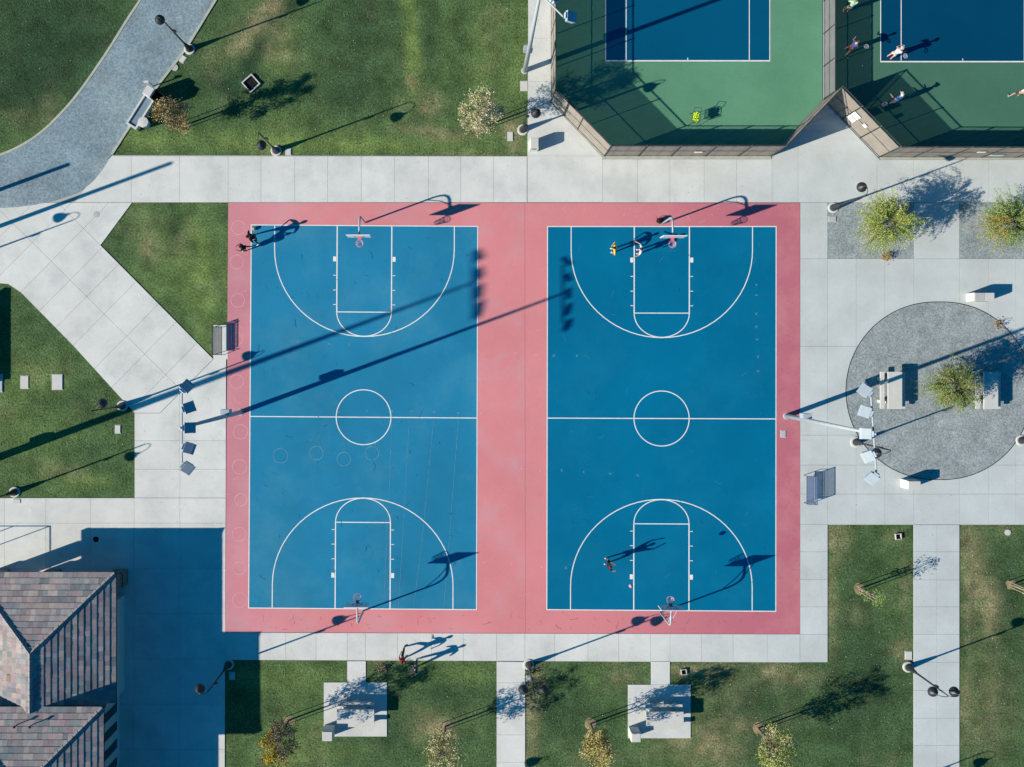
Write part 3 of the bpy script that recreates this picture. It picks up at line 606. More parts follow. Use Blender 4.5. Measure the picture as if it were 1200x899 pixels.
# ------------------------------------------------------------------ lamp posts
def lamp(x, y, arms, label):
    root = empty('lamp_post', P(x, y), 0, label, 'lamp post', 'dark park lamp posts along the walks')
    MB().lathe([(.36, -.02), (.36, .08), (.33, .1)], seg=24).build('footing', M['castwhite'], root, smooth=False)
    MB().lathe([(.24, .1), (.24, .16), (.2, .24), (.14, .7), (.09, 1.05), (.075, 1.1)], seg=16).build('base', M['darkmetal'], root, smooth=True)
    MB().tube([(0, 0, 1.08), (0, 0, 3), (0, 0, 4.8)], [.062, .052, .038], 10).build('pole', M['darkmetal'], root, smooth=True)
    MB().box((.10, .0, 3.35), (.18, .1, .3)).build('control_box', M['darkmetal'], root)
    for ax, ay in arms:
        v = Vector((ax * S, -ay * S, 0)); L_ = v.length; d = v / L_
        pts = []
        for k in range(11):
            a = math.pi * k / 10; pts.append(d * (L_ / 2 - L_ / 2 * math.cos(a)) + Vector((0, 0, 4.8 + .30 * math.sin(a) - .02 * k / 10)))
        arm = MB().tube(pts, .022, 7).build('arm', M['darkmetal'], root, smooth=True)
        e = pts[-1]
        hd = MB().lathe([(.025, .12), (.05, .1), (.07, .02), (.10, -.03), (.20, -.12), (.29, -.24), (.315, -.33), (.315, -.36), (.30, -.36), (.26, -.26)][::-1], (e.x, e.y, e.z - .1), 20).build('lamp_shade', M['darkmetal'], arm, smooth=True)
        MB().ball((e.x, e.y, e.z - .40), .16, 12, 6, (1, 1, .6)).build('globe', M['glass'], arm, smooth=True)
    return root
lamp(222.5, 58, [(-8, -5.6)], 'lamp post leaning over the granite path at the top left')
lamp(323.8, 177, [(.8, 11.4)], 'lamp post on the lawn edge north of the left basketball court')
lamp(612.5, 152.5, [(9.6, 1)], 'lamp post next to the slanted corner of the left tennis fence')
lamp(976, 243.7, [(-.7, -9.9)], 'lamp post in the corner of the gravel bed right of the basketball courts')
lamp(143.7, 475.7, [(8.7, -7.8)], 'lamp post on the lawn corner left of the courts near the floodlight')
lamp(17.5, 576.7, [(-4, 9.3)], 'lamp post on the south edge of the left lawn at the frame edge')
lamp(268, 778.5, [(-10, -1)], 'lamp post in the shade of the building')
lamp(619.5, 778.5, [(-11, 0), (11, 0)], 'double-headed lamp post at the walk between the picnic lawns')
lamp(1063.8, 781.5, [(-11.5, -.8), (11.5, -.8)], 'double-headed lamp post beside the right-hand side walk')
lamp(1002.5, 518, [(-11, 4)], 'lamp post on the left rim of the round gravel plaza')
lamp(1196, 516, [(8, 5)], 'lamp post on the right rim of the round gravel plaza')
lamp(-66, 314, [(-3, -8)], 'lamp post off the left edge casting its hooked shadow on the diagonal walk')
lamp(476, 952, [(8, -8)], 'lamp post off the bottom edge beyond the left picnic lawn')
lamp(1000, 938, [(8, 7)], 'lamp post off the bottom edge beyond the right picnic lawn')

# ------------------------------------------------------------------ floodlights
def flood(x, y, h, bar_dir, face, yaws, label, blen=4.0, boxz=3.4, hs_=1.0, pr=1.0):
    root = empty('floodlight', P(x, y), 0, label, 'floodlight', 'floodlight masts beside the courts')
    MB().lathe([(.24, 0), (.24, .05), (.2, .07)], seg=16).build('base_plate', M['fixture'], root)
    MB().tube([(0, 0, .1), (0, 0, h * .5), (0, 0, h + .25)], [.17 * pr, .125 * pr, .075], 12).build('pole', M['whitemetal'], root, smooth=True)
    MB().box((face.x * .22 * 0 + -.02, .26, boxz), (.55, .3, .62)).build('junction_box', M['fixture'], root)
    bd = bar_dir.normalized()
    MB().tube([bd * (-blen / 2) + Vector((0, 0, h)), bd * (blen / 2) + Vector((0, 0, h))], .05, 8).build('crossbar', M['whitemetal'], root)
    for i, yw in enumerate(yaws):
        t = -blen / 2 + blen * i / (len(yaws) - 1) if len(yaws) > 1 else 0
        c = bd * t + Vector((0, 0, h)); fd = Matrix.Rotation(RAD(yw), 3, 'Z') @ face; ang = math.atan2(fd.y, fd.x)
        m4 = Matrix.Translation(c + fd * .36 + Vector((0, 0, .02))) @ Matrix.Rotation(ang, 4, 'Z') @ Matrix.Rotation(RAD(30), 4, 'Y') @ Matrix.Diagonal((hs_ * (1.25 if hs_ > 1 else 1), hs_ * (.74 if hs_ > 1 else 1), hs_, 1))
        hs = MB().box((0, 0, 0), (.46, .56, .20), M4=m4); hs.box((-.28, 0, 0), (.12, .3, .16), M4=m4)
        hs.mesh([(.21, -.29, .085), (.21, .29, .085), (.36, .29, .075), (.36, -.29, .075), (.21, -.29, .105), (.21, .29, .105), (.36, .29, .095), (.36, -.29, .095)], [(3, 2, 1, 0), (4, 5, 6, 7), (0, 1, 5, 4), (1, 2, 6, 5), (2, 3, 7, 6), (3, 0, 4, 7)], m4)
        fx = hs.build('lamp_head', M['fixture'], root)
        MB().box((.238, 0, -.01), (.012, .50, .16), M4=m4).build('lens', M['glass'], fx)
        MB().tube([c, c + fd * .2], .03, 6).build('bracket', M['darkmetal'], fx)
    return root
flood(282, 483, 11.9, Vector((0, 1, 0)), Vector((1, 0, 0)), [-40, -20, 0, 20, 50], 'floodlight mast left of the left basketball court', blen=3.75)
flood(921.5, 487.5, 12.5, Vector((-.07, 1, 0)), Vector((-1, 0, 0)), [55, 28, 0, -20, -38], 'floodlight mast right of the right basketball court')
flood(615, 83, 12.5, Vector((1, -1, 0)), Vector((.75, .66, 0)), [30, 12, -12, -45], 'floodlight mast beside the left tennis court fence', blen=3.4)
flood(-59, 557, 19.3, Vector((0, 1, 0)), Vector((1, 0, 0)), [-30, -10, 12, 30], 'taller floodlight mast off the left edge casting a soft shadow on the court', blen=3.3, hs_=1.5, pr=1.6)
for x, y, h, l in ((-62, 288, 8.3, 'plain tall mast off the left edge shading the promenade'), (-42, 238, 3.9, 'short plain mast off the left edge shading the granite path')):
    o = MB().lathe([(.28, 0), (.28, .1), (.15, .12), (.13, h * .6), (.12, h), (.02, h + .05)], seg=12).build('mast', M['whitemetal'], loc=P(x, y), smooth=False); tag(o, l, 'mast')
o = MB().box((0, 0, .55), (.35, 6.0, 1.1)).box((0, 0, 1.13), (.45, 6.1, .06)).build('garden_wall', M['cast'], loc=P(-28, 404)); tag(o, 'low concrete wall off the left edge shading the lawn', 'wall')

# ------------------------------------------------------------------ basketball hoops
def hoop(x, y, yb, d, label, sides=()):
    """x,y post foot; yb board line; d=+1 board lies south of the post, -1 north"""
    root = empty('basketball_hoop', P(x, y), 0 if d < 0 else math.pi, label, 'basketball hoop', 'gooseneck basketball hoops')
    off = abs(yb - y) * S
    pts = [(0, 0, 0), (0, 0, 1.6), (0, 0, 2.55), (0, .03, 2.75), (0, .12, 2.95), (0, .28, 3.08), (0, .5, 3.14), (0, off - .05, 3.16)]
    MB().tube(pts, .057, 10).build('post', M['whitemetal'], root, smooth=True)
    MB().tube([(0, .0, 2.3), (0, .42, 2.82), (0, off - .05, 3.42)], .025, 6).build('brace', M['whitemetal'], root)
    for s_ in sides: MB().tube([(0, .3, 3.08), (s_ * .42, off - .04, 3.3)], .022, 6).build('brace', M['whitemetal'], root)
    b = MB().box((0, off, 3.34), (1.5, .045, 1.07)).build('backboard', M['board'], root)
    MB().box((0, off + .028, 3.34), (1.44, .008, 1.01)).build('board_face', M['boardback'], b)
    q = MB()
    for c, sz in (((0, off + .036, 3.52), (.61, .006, .05)), ((0, off + .036, 3.09), (.61, .006, .05)), ((-.28, off + .036, 3.305), (.05, .006, .38)), ((.28, off + .036, 3.305), (.05, .006, .38))): q.box(c, sz)
    q.build('target_square', M['orange'], b)
    rc = off + .05 + .15 + .229
    ring = MB().tube([(.232 * math.cos(RAD(a)), rc + .232 * math.sin(RAD(a)), 3.05) for a in range(0, 361, 18)], .016, 6, cap=False); ring.box((0, off + .13, 3.045), (.2, .2, .03)).box((0, off + .04, 3.0), (.22, .02, .18))
    rim = ring.build('rim', M['orange'], root)
    nb = MB()
    for k in range(12):
        a0 = 2 * math.pi * k / 12
        for s_ in (1, -1):
            pp = []
            for j in range(5):
                t = j / 4; a = a0 + s_ * t * .55; r = .225 * (1 - .45 * t); pp.append((r * math.cos(a), rc + r * math.sin(a), 3.04 - .42 * t))
            nb.tube(pp, .011, 3, cap=False)
    nb.build('net', M['net'], rim)
    return root
hoop(428, 261, 284.5, 1, 'gooseneck basketball hoop at the north end of the left court')
hoop(775.5, 262.3, 285.2, 1, 'gooseneck basketball hoop at the north end of the right court beside two players')
hoop(425.8, 715.5, 692.2, -1, 'gooseneck basketball hoop at the south end of the left court')
hoop(773.5, 717.5, 695.5, -1, 'gooseneck basketball hoop at the south end of the right court', (1,))

# ------------------------------------------------------------------ slatted benches
def bench(x, y, face, label, bm_='benchmetal'):
    """x,y centre of seat; face = +1 looks east, -1 looks west"""
    root = empty('slat_bench', P(x, y), 0 if face > 0 else math.pi, label, 'bench', 'slatted steel benches beside the courts')
    Lb = 1.85; mb = MB(); n = 30
    for i in range(n):
        yy = -Lb / 2 + Lb * (i + .5) / n; mb.box((.02, yy, .44), (.46, .044, .012))
    mb.build('seat', M[bm_], root)
    mb = MB()
    for i in range(n):
        yy = -Lb / 2 + Lb * (i + .5) / n; mb.box((-.28, yy, .66), (.012, .036, .40))
    mb.build('backrest', M[bm_], root)
    fm = MB()
    for xx, zz in ((.26, .44), (-.22, .44), (-.28, .46), (-.28, .87)): fm.tube([(xx, -Lb / 2, zz), (xx, Lb / 2, zz)], .018, 6)
    fm.build('frame', M['benchdark'], root)
    for s_ in (-1, 1):
        yy = s_ * Lb / 2
        MB().tube([(.30, yy, 0), (.26, yy, .44), (.24, yy, .64), (-.28, yy, .66)], .02, 6).build('armrest', M['benchdark'], root)
        MB().tube([(-.36, yy, 0), (-.26, yy, .44), (-.28, yy, .88)], .02, 6).build('leg', M['benchdark'], root)
    return root
MB().prism(pl((250.6, 381), (267, 381), (267, 421), (250.6, 421)), 0, .0425).build('bench_pad', M['concrete_f'], kind='structure')
bench(257.5, 399.5, 1, 'slatted steel bench beside the grass triangle, facing the left court')
bench(947, 573, -1, 'blue slatted steel bench on the east paving, facing the right court', 'benchblue')

# ------------------------------------------------------------------ picnic tables and bins
def picnic(x, y, rz, label, group):
    root = empty('picnic_table', P(x, y, .04), rz, label, 'picnic table', group)
    MB().box((0, 0, .77), (2.45, .92, .09)).build('tabletop', M['castwhite'], root)
    for s_ in (-1, 1):
        MB().box((s_ * .75, 0, .36), (.3, .55, .72), taper=.8).build('pedestal', M['cast'], root)
        MB().box((0, s_ * .69, .47), (2.45, .27, .08)).build('bench_seat', M['castwhite'], root)
        for q in (-.75, .75): MB().box((q, s_ * .69, .215), (.22, .22, .43)).build('bench_leg', M['cast'], root)
    return root
picnic(418.5, 833.5, 0, 'concrete picnic table with attached benches on the left picnic pad', 'long concrete picnic tables')
picnic(776, 836.2, 0, 'concrete picnic table with attached benches on the right picnic pad', 'long concrete picnic tables')
picnic(1041.6, 457, math.pi / 2, 'concrete picnic table left of the tree on the round gravel plaza', 'long concrete picnic tables')
picnic(1152.5, 457, math.pi / 2, 'concrete picnic table right of the tree on the round gravel plaza', 'long concrete picnic tables')
def bin_(x0, x1, y0, y1, h, label, two=False, rz=0.0, name='litter_bin', z=.04):
    a, b = P(x0, y0), P(x1, y1); c = (a + b) / 2; L_, W_ = abs(b.x - a.x), abs(b.y - a.y)
    root = empty(name, (c.x, c.y, z), rz, label, 'litter bin', 'white precast litter bins')
    MB().box((0, 0, h / 2 - .04), (L_, W_, h - .08)).build('body', M['castwhite'], root)
    if two:
        for s_ in (-1, 1): MB().box((s_ * L_ / 4, 0, h - .035), (L_ / 2 - .03, W_ - .04, .07)).build('lid', M['castwhite' if s_ > 0 else 'castgrey'], root)
    else:
        MB().box((0, 0, h - .035), (L_ - .03, W_ - .03, .07), taper=.94).build('lid', M['castwhite'], root)
    MB().box((0, -W_ / 2 - .003, h * .72), (L_ * .5, .01, .2)).build('opening', M['black'], root)
    return root
bin_(380.6, 392.6, 849, 860.6, 1.05, 'white litter bin at the corner of the left picnic pad')
bin_(736.4, 747.4, 851, 861.8, 1.05, 'white litter bin at the corner of the right picnic pad')
bin_(1131.8, 1154.4, 344.2, 354, 1.0, 'double-lidded white litter bin north of the round gravel plaza', True)
bin_(1055, 1070, 561, 571, 1.0, 'white litter bin south of the round gravel plaza')
bin_(620.3, 630, 165.8, 177.8, 1.0, 'white litter bin on the walk below the tennis fence corner')
# rest area by the granite path
ang = math.atan2(P(156, 147).y - P(181, 107).y, P(156, 147).x - P(181, 107).x) + math.pi
ux = Vector((math.cos(ang), math.sin(ang), 0)); c0 = P(182, 113.5)
rb = bin_(176, 188, 108, 118.5, 1.25, 'tall white litter bin beside the seat on the granite path', rz=ang, z=0.03)
rb = empty('dark_litter_bin', P(191.5, 118.8, .0), ang, 'black open-topped litter bin behind the tall white one', 'litter bin')
mb = MB(); 
for c, sz in (((0, .31, .55), (.62, .03, 1.1)), ((0, -.31, .55), (.62, .03, 1.1)), ((.31, 0, .55), (.03, .59, 1.1)), ((-.31, 0, .55), (.03, .59, 1.1)), ((0, 0, .5), (.58, .58, .04))): mb.box(c, sz)
mb.build('body', M['black'], rb); MB().box((.05, .02, .56), (.16, .2, .08)).build('rubbish', M['straw'], rb)
seat = empty('concrete_seat', P(168.5, 131.5, .0), ang, 'long low concrete seat with a blue-grey top beside the granite path', 'bench')
mb = MB(); mb.box((0, .34, .25), (2.3, .12, .5)).box((0, -.34, .25), (2.3, .12, .5)).box((-1.22, 0, .25), (.13, .8, .5)).box((1.22, 0, .25), (.13, .8, .5)); mb.build('kerb_frame', M['castwhite'], seat)
MB().box((0, 0, .2), (2.3, .55, .4)).build('seat', mat('blue_grey_seat', (.16, .24, .30), .6), seat)
oc = P(171.5, 146); o = MB().lathe([(.30, 0), (.34, .5), (.36, .55), (.36, .62), (.1, .64)], seg=8).build('stool', M['castwhite'], loc=(oc.x, oc.y, 0)); tag(o, 'squat octagonal white stool at the end of the concrete seat', 'stool')
ps_ = P(179.5, 101.5); o = MB().tube([(0, 0, 0), (0, 0, 1.0)], .05, 8).box((-.1, .02, .98), (.34, .12, .1)).build('tap_post', M['castwhite'], loc=(ps_.x, ps_.y, 0)); tag(o, 'slim white drinking tap post beside the tall white bin', 'drinking tap')

# ------------------------------------------------------------------ utility boxes and covers
def ubox(x, y, w_, d_, label, rz=0.0, h=.03, m='boxlid', z=0.0):
    root = empty('utility_box', P(x, y, z), rz, label, 'utility box', 'utility boxes set in the ground')
    MB().box((0, 0, h / 2), (w_ + .09, d_ + .09, h)).build('collar', M['cast'], root)
    MB().box((0, 0, h + .01), (w_, d_, .03)).build('lid', M[m], root)
ubox(29, 448, .5, .82, 'narrower of the two utility lids side by side on the left lawn', h=.02, m='castwhite')
ubox(67.5, 447.7, .66, .98, 'wider utility lid on the left lawn with a pale rounded edge', h=.035, m='castwhite')
ubox(-1, 449, .45, 1.15, 'utility lid cut by the left edge of the frame', h=.05)
ubox(138.3, 503, .32, .5, 'small utility lid on the lawn corner below a lamp post', m='castwhite')
ubox(338, 178, .32, .4, 'small utility lid right of the lamp post north of the courts', m='castwhite')
ubox(213.5, 69, .42, .42, 'square utility lid at the foot of the top left lamp post', rz=ang, m='castwhite')
ubox(614.2, 101, .45, .6, 'utility lid at the lawn edge beside the tennis walk', m='castwhite')
ubox(598, 160, .32, .55, 'pale lid in the bare soil below the cream-coloured tree', m='castwhite')
ubox(272, 792, .3, .45, 'small utility lid in the building shade')
ubox(975, 257, .45, .3, 'small utility lid on the gravel below a lamp post', z=.03)
ubox(1064.5, 768, .42, .5, 'utility lid right above the double-headed lamp post by the side walk', m='castwhite')
ubox(917.5, 508.5, .3, .42, 'small grey lid set in the rose surround near the right floodlight', z=.02, h=.03)
ubox(620, 794.5, .34, .34, 'small square lid beside the walk between the picnic lawns', m='boxlid')
ubox(20.5, 587, .42, .22, 'small flat lid in the paving below the left lamp post', z=.03, h=.02, m='castwhite')
for x, y, w_, l in ((294.5, 98.3, .84, 'open square frame with a dark well on the north lawn'), (801, 787, .34, 'small open square well in the straw-coloured patch'), (1052, 628.5, .36, 'small open well on the lawn by the side walk')):
    root = empty('drain_well', P(x, y), RAD(42) if x < 400 else 0.1, l, 'drain', 'open square wells in the lawns'); mb = MB(); t = .07 if x < 400 else .04
    for c, sz in (((0, w_ / 2, .07), (w_ + t, t, .16)), ((0, -w_ / 2, .07), (w_ + t, t, .16)), ((w_ / 2, 0, .07), (t, w_ - t, .16)), ((-w_ / 2, 0, .07), (t, w_ - t, .16))): mb.box(c, sz)
    mb.build('frame', M['castwhite' if x < 400 else 'cast'], root); MB().box((0, 0, .015), (w_ - t, w_ - t, .02)).build('well', M['black'], root)
for x, y, r, m, l in ((112.7, 632, .16, 'black', 'dark round cover in the building shade'), (113.3, 251.5, .17, 'castgrey', 'grey round cover in the diagonal walk'), (1180.5, 624, .17, 'castwhite', 'round white cap in the lawn at the right edge'), (205, 79.5, .2, 'castgrey', 'small round cover next to the top left lamp post')):
    o = MB().lathe([(r + .03, 0), (r + .03, .028), (r, .03), (r, .024), (.01, .03)], seg=20).build('manhole_cover', M[m], loc=P(x, y, .022)); tag(o, l, 'cover', 'small round covers')

# ------------------------------------------------------------------ trees
def leaf_quad(mb, c, s_, rr, col, fl=1):
    n = Vector((rr.gauss(0, 1) * fl, rr.gauss(0, 1) * fl, rr.gauss(.6, 1) if fl == 1 else 1)).normalized(); u = n.orthogonal().normalized(); a = rr.uniform(0, 6.28); u = (Matrix.Rotation(a, 3, n) @ u); v = n.cross(u)
    c = Vector(c); mb.face([c - u * s_, c - v * s_ * .5, c + u * s_, c + v * s_ * .5], col)
def tree(x, y, rr_, z0, z1, cols, label, seed, nclump=46, nleaf=95, leaf=.055, trunk='bark', stakes=True, mulch=True, lean=(0, 0), colfn=None, cat='tree', name='young_tree', offs=(0, 0)):
    rr = random.Random(seed); root = empty(name, P(x, y), 0, label, cat, 'young trees with stakes on the lawns' if stakes else 'low spreading trees in gravel')
    zc = (z0 + z1) / 2; hz = (z1 - z0) / 2
    MB().tube([(0, 0, 0), (lean[0] * .2 + rr.uniform(-.03, .03), lean[1] * .2, z0 * .6), (lean[0] * .5, lean[1] * .5, zc), (lean[0], lean[1], z1 - .3)], [.065, .055, .035, .01], 8).build('trunk', M[trunk], root, smooth=True)
    br = MB(); cr = MB()
    for i in range(nclump):
        a = rr.uniform(0, 6.28); h = rr.uniform(-1, 1); q = math.sqrt(max(0, 1 - h * h * .85)); rad = rr_ * q * (rr.uniform(.25, 1.0) ** .6) * rr.uniform(.8, 1.12)
        c = Vector((math.cos(a) * rad + lean[0] * .6 + offs[0], math.sin(a) * rad + lean[1] * .6 + offs[1], zc + h * hz))
        st = Vector((lean[0] * .4, lean[1] * .4, max(z0 * .8, c.z - rr.uniform(.5, 1.0)))); mid = st.lerp(c, .5) + Vector((0, 0, -.08))
        br.tube([st, mid, c], [.018, .012, .004], 4, cap=False)
        cs = rr.uniform(.16, .34); col0 = rr.choice(cols) if not colfn else colfn(c, rr)
        for k in range(nleaf):
            d = Vector((rr.gauss(0, 1), rr.gauss(0, 1), rr.gauss(0, .8))) * cs * .6; f_ = rr.uniform(.6, 1.3)
            leaf_quad(cr, c + d, leaf * rr.uniform(.6, 1.3), rr, tuple(v * f_ for v in col0))
    br.build('branches', M[trunk], root)
    cr.build('crown', M['leaf'], root)
    if stakes:
        for s_ in (-1, 1): MB().tube([(s_ * .12 - .1, s_ * -.22, 0), (s_ * .12 - .1, s_ * -.22, 2.0)], .028, 6).build('stake', M['stake'], root)
        MB().tube([(-.22, .22, 1.75), (0, 0, 1.72), (.02, -.22, 1.75)], .012, 4).build('tie', M['black'], root)
    if mulch:
        mm = MB(); pts = [(math.cos(a) * .38 * rr.uniform(.75, 1.2), math.sin(a) * .38 * rr.uniform(.75, 1.2)) for a in [i * 6.283 / 14 for i in range(14)]]
        mm.mesh([(0, 0, .05)] + [(a, b, .01) for a, b in pts], [(0, i + 1, (i + 1) % 14 + 1) for i in range(14)]); mm.build('mulch_ring', M['mulch'], root)
    return root
YB = [(.38, .29, .11), (.44, .34, .14), (.26, .22, .11), (.34, .27, .14), (.18, .15, .08)]
tree(216, 147, 1.08, 1.7, 4.5, YB, 'brown-yellow young tree behind the concrete seat by the granite path', 11, nclump=60, offs=(.22, -.12))
tree(562, 150, 1.35, 2.1, 5.6, [(.50, .47, .27), (.40, .40, .20), (.56, .52, .34), (.26, .28, .12)], 'cream-coloured young tree on the north lawn near the tennis walk', 12, nclump=70, nleaf=110)
def c3(c, rr): return rr.choice([(.45, .33, .03), (.38, .28, .03)]) if (c.x + c.y) < -.15 else rr.choice([(.14, .12, .08), (.20, .17, .12), (.09, .09, .05)])
tree(338.5, 844, 1.2, 1.9, 4.9, YB, 'half golden, half bare grey-brown young tree left of the left picnic pad', 13, colfn=c3, nclump=56)
tree(522, 851, 1.25, 1.9, 4.7, [(.48, .42, .20), (.40, .36, .14), (.28, .28, .10), (.52, .48, .28)], 'pale sparse young tree right of the left picnic pad', 14, nclump=50, nleaf=70)
tree(692, 848, 1.0, 1.9, 5.0, [(.50, .41, .13), (.42, .36, .12), (.52, .44, .20), (.28, .25, .09)], 'dense olive-yellow young tree left of the right picnic pad', 15, nclump=56)
tree(888.5, 853, 1.3, 1.9, 4.9, [(.32, .37, .10), (.40, .41, .15), (.26, .31, .08), (.46, .42, .22)], 'yellow-green young tree on the lawn right of the right picnic pad', 16, nclump=54, nleaf=80)
tree(1007, 690, .55, 1.3, 2.7, [(.20, .30, .07), (.26, .34, .12)], 'tiny sparse young tree on the narrow lawn right of the courts', 17, nclump=9, nleaf=50, trunk='barkpale')
tree(1185, 685, .6, 1.6, 3.0, [(.20, .28, .08), (.3, .3, .15)], 'thin staked sapling on the lawn at the right edge', 18, nclump=8, nleaf=40, trunk='barkpale')
def willow(x, y, rr_, z0, z1, cols, label, seed, strands=330, colfn=None):
    rr = random.Random(seed); root = empty('desert_tree', P(x, y, .03), 0, label, 'tree', 'low spreading trees in gravel')
    tk = MB()
    for k in range(4):
        a = k * 1.57 + rr.uniform(-.4, .4); tk.tube([(0, 0, 0), (math.cos(a) * .15, math.sin(a) * .15, z0 * .6), (math.cos(a) * rr_ * .35, math.sin(a) * rr_ * .35, (z0 + z1) / 2)], [.06, .045, .02], 6)
    tk.build('trunk', M['bark'], root); tw = MB(); cr = MB()
    for i in range(strands):
        a = rr.uniform(0, 6.28); L_ = rr_ * rr.uniform(.45, 1.12) * (1 + .22 * math.sin(a * 3 + seed) + .1 * math.sin(a * 7 + seed)); zs = rr.uniform(z0, z1 - .4); up = rr.uniform(.1, .9)
        st = Vector((math.cos(a) * rr_ * .18, math.sin(a) * rr_ * .18, zs)); pts = []
        a2 = a + rr.uniform(-.35, .35)
        for j in range(7):
            t = j / 6; pts.append(st + Vector((math.cos(a2) * L_ * t * .85, math.sin(a2) * L_ * t * .85, up * math.sin(t * 2.3) - .35 * t * t)))
        tw.tube(pts, [.012, .01, .009, .007, .006, .004, .003], 3, cap=False)
        col0 = colfn(pts[4], rr) if colfn else rr.choice(cols)
        for k in range(62):
            t = rr.uniform(.2, 1) * 6; j = min(5, int(t)); p_ = pts[j].lerp(pts[j + 1], t - j); d = Vector((rr.gauss(0, .05), rr.gauss(0, .05), rr.gauss(0, .05))); f_ = rr.uniform(.55, 1.3)
            leaf_quad(cr, p_ + d, .036 * rr.uniform(.5, 1.5), rr, tuple(v * f_ for v in col0))
    tw.build('twigs', M['greentwig'], root); cr.build('crown', M['leaf'], root); return root
G7 = [(.31, .40, .07), (.40, .47, .11), (.24, .34, .06), (.46, .49, .16)]
def c7(p_, rr): return rr.choice([(.34, .30, .10), (.32, .34, .12)]) if p_.x < -.9 and p_.y < -.2 and rr.random() < .4 else rr.choice(G7)
willow(1020, 268, 1.95, 1.3, 3.3, G7, 'bright green feathery tree in the left gravel bed', 21, colfn=c7)
def c8(p_, rr): return rr.choice([(.36, .26, .06), (.34, .32, .09)]) if p_.x < -.5 and p_.y < .6 and rr.random() < .65 else rr.choice([(.17, .29, .08), (.22, .33, .10), (.28, .36, .13)])
willow(1157, 268, 1.9, 1.3, 3.3, G7, 'green feathery tree with an orange side in the right gravel bed', 22, colfn=c8)
willow(1094, 451, 1.65, 1.3, 3.3, [(.17, .24, .07), (.24, .31, .09), (.30, .30, .14), (.13, .20, .06)], 'olive feathery tree between the two picnic tables on the gravel plaza', 23)
# small shrubs and leaf heaps
def shrub(x, y, r, col, label, seed, n=260):
    rr = random.Random(seed); root = empty('low_shrub', P(x, y), 0, label, 'shrub'); mb = MB(); tw = MB()
    for k in range(16):
        a = rr.uniform(0, 6.28); tw.tube([(0, 0, 0), (math.cos(a) * r * .5, math.sin(a) * r * .5, .25), (math.cos(a) * r, math.sin(a) * r, .4)], [.012, .008, .003], 3, cap=False)
    for k in range(n): leaf_quad(mb, (rr.gauss(0, r * .5), rr.gauss(0, r * .5), abs(rr.gauss(.15, .15))), .05, rr, tuple(v * rr.uniform(.6, 1.3) for v in col))
    tw.build('twigs', M['barkpale'], root); mb.build('foliage', M['leaf'], root)
shrub(447.5, 783, .35, (.32, .26, .17), 'dry brown shrub on the lawn edge south of the left court', 31)
shrub(1037.5, 300.5, .3, (.34, .20, .07), 'heap of brown dry leaves at the edge of the left gravel bed', 32)
shrub(1168, 380, .28, (.34, .22, .10), 'patch of brown dry leaves on the rim of the gravel plaza', 33, 160)
shrub(621, 787, .3, (.14, .16, .07), 'low dark weed clump at the foot of the double-headed lamp by the picnic lawns', 34, 160)
shrub(625, 806, .55, (.20, .22, .11), 'loose green weeds along the lawn edge right of the middle side walk', 35, 420)

# ------------------------------------------------------------------ people
SKIN = {'a': (.42, .24, .16), 'b': (.20, .10, .06), 'c': (.50, .31, .22)}
def skinned(name, verts, edges, rads, m, parent, root_i=0, sub=1):
    me = bpy.data.meshes.new(name); me.from_pydata(verts, edges, []); me.materials.append(m)
    o = bpy.data.objects.new(name, me); C.objects.link(o)
    md = o.modifiers.new('Skin', 'SKIN'); md.use_smooth_shade = True
    sv = me.skin_vertices[0].data if me.skin_vertices else None
    if sv is None:
        bm = bmesh.new(); bm.from_mesh(me); bm.verts.layers.skin.verify(); bm.to_mesh(me); bm.free(); sv = me.skin_vertices[0].data
    for i, r in enumerate(rads):
        sv[i].radius = (r if isinstance(r, tuple) else (r, r)); sv[i].use_root = (i == root_i)
    sb = o.modifiers.new('Sub', 'SUBSURF'); sb.levels = sub; sb.render_levels = sub
    o.parent = parent; return o
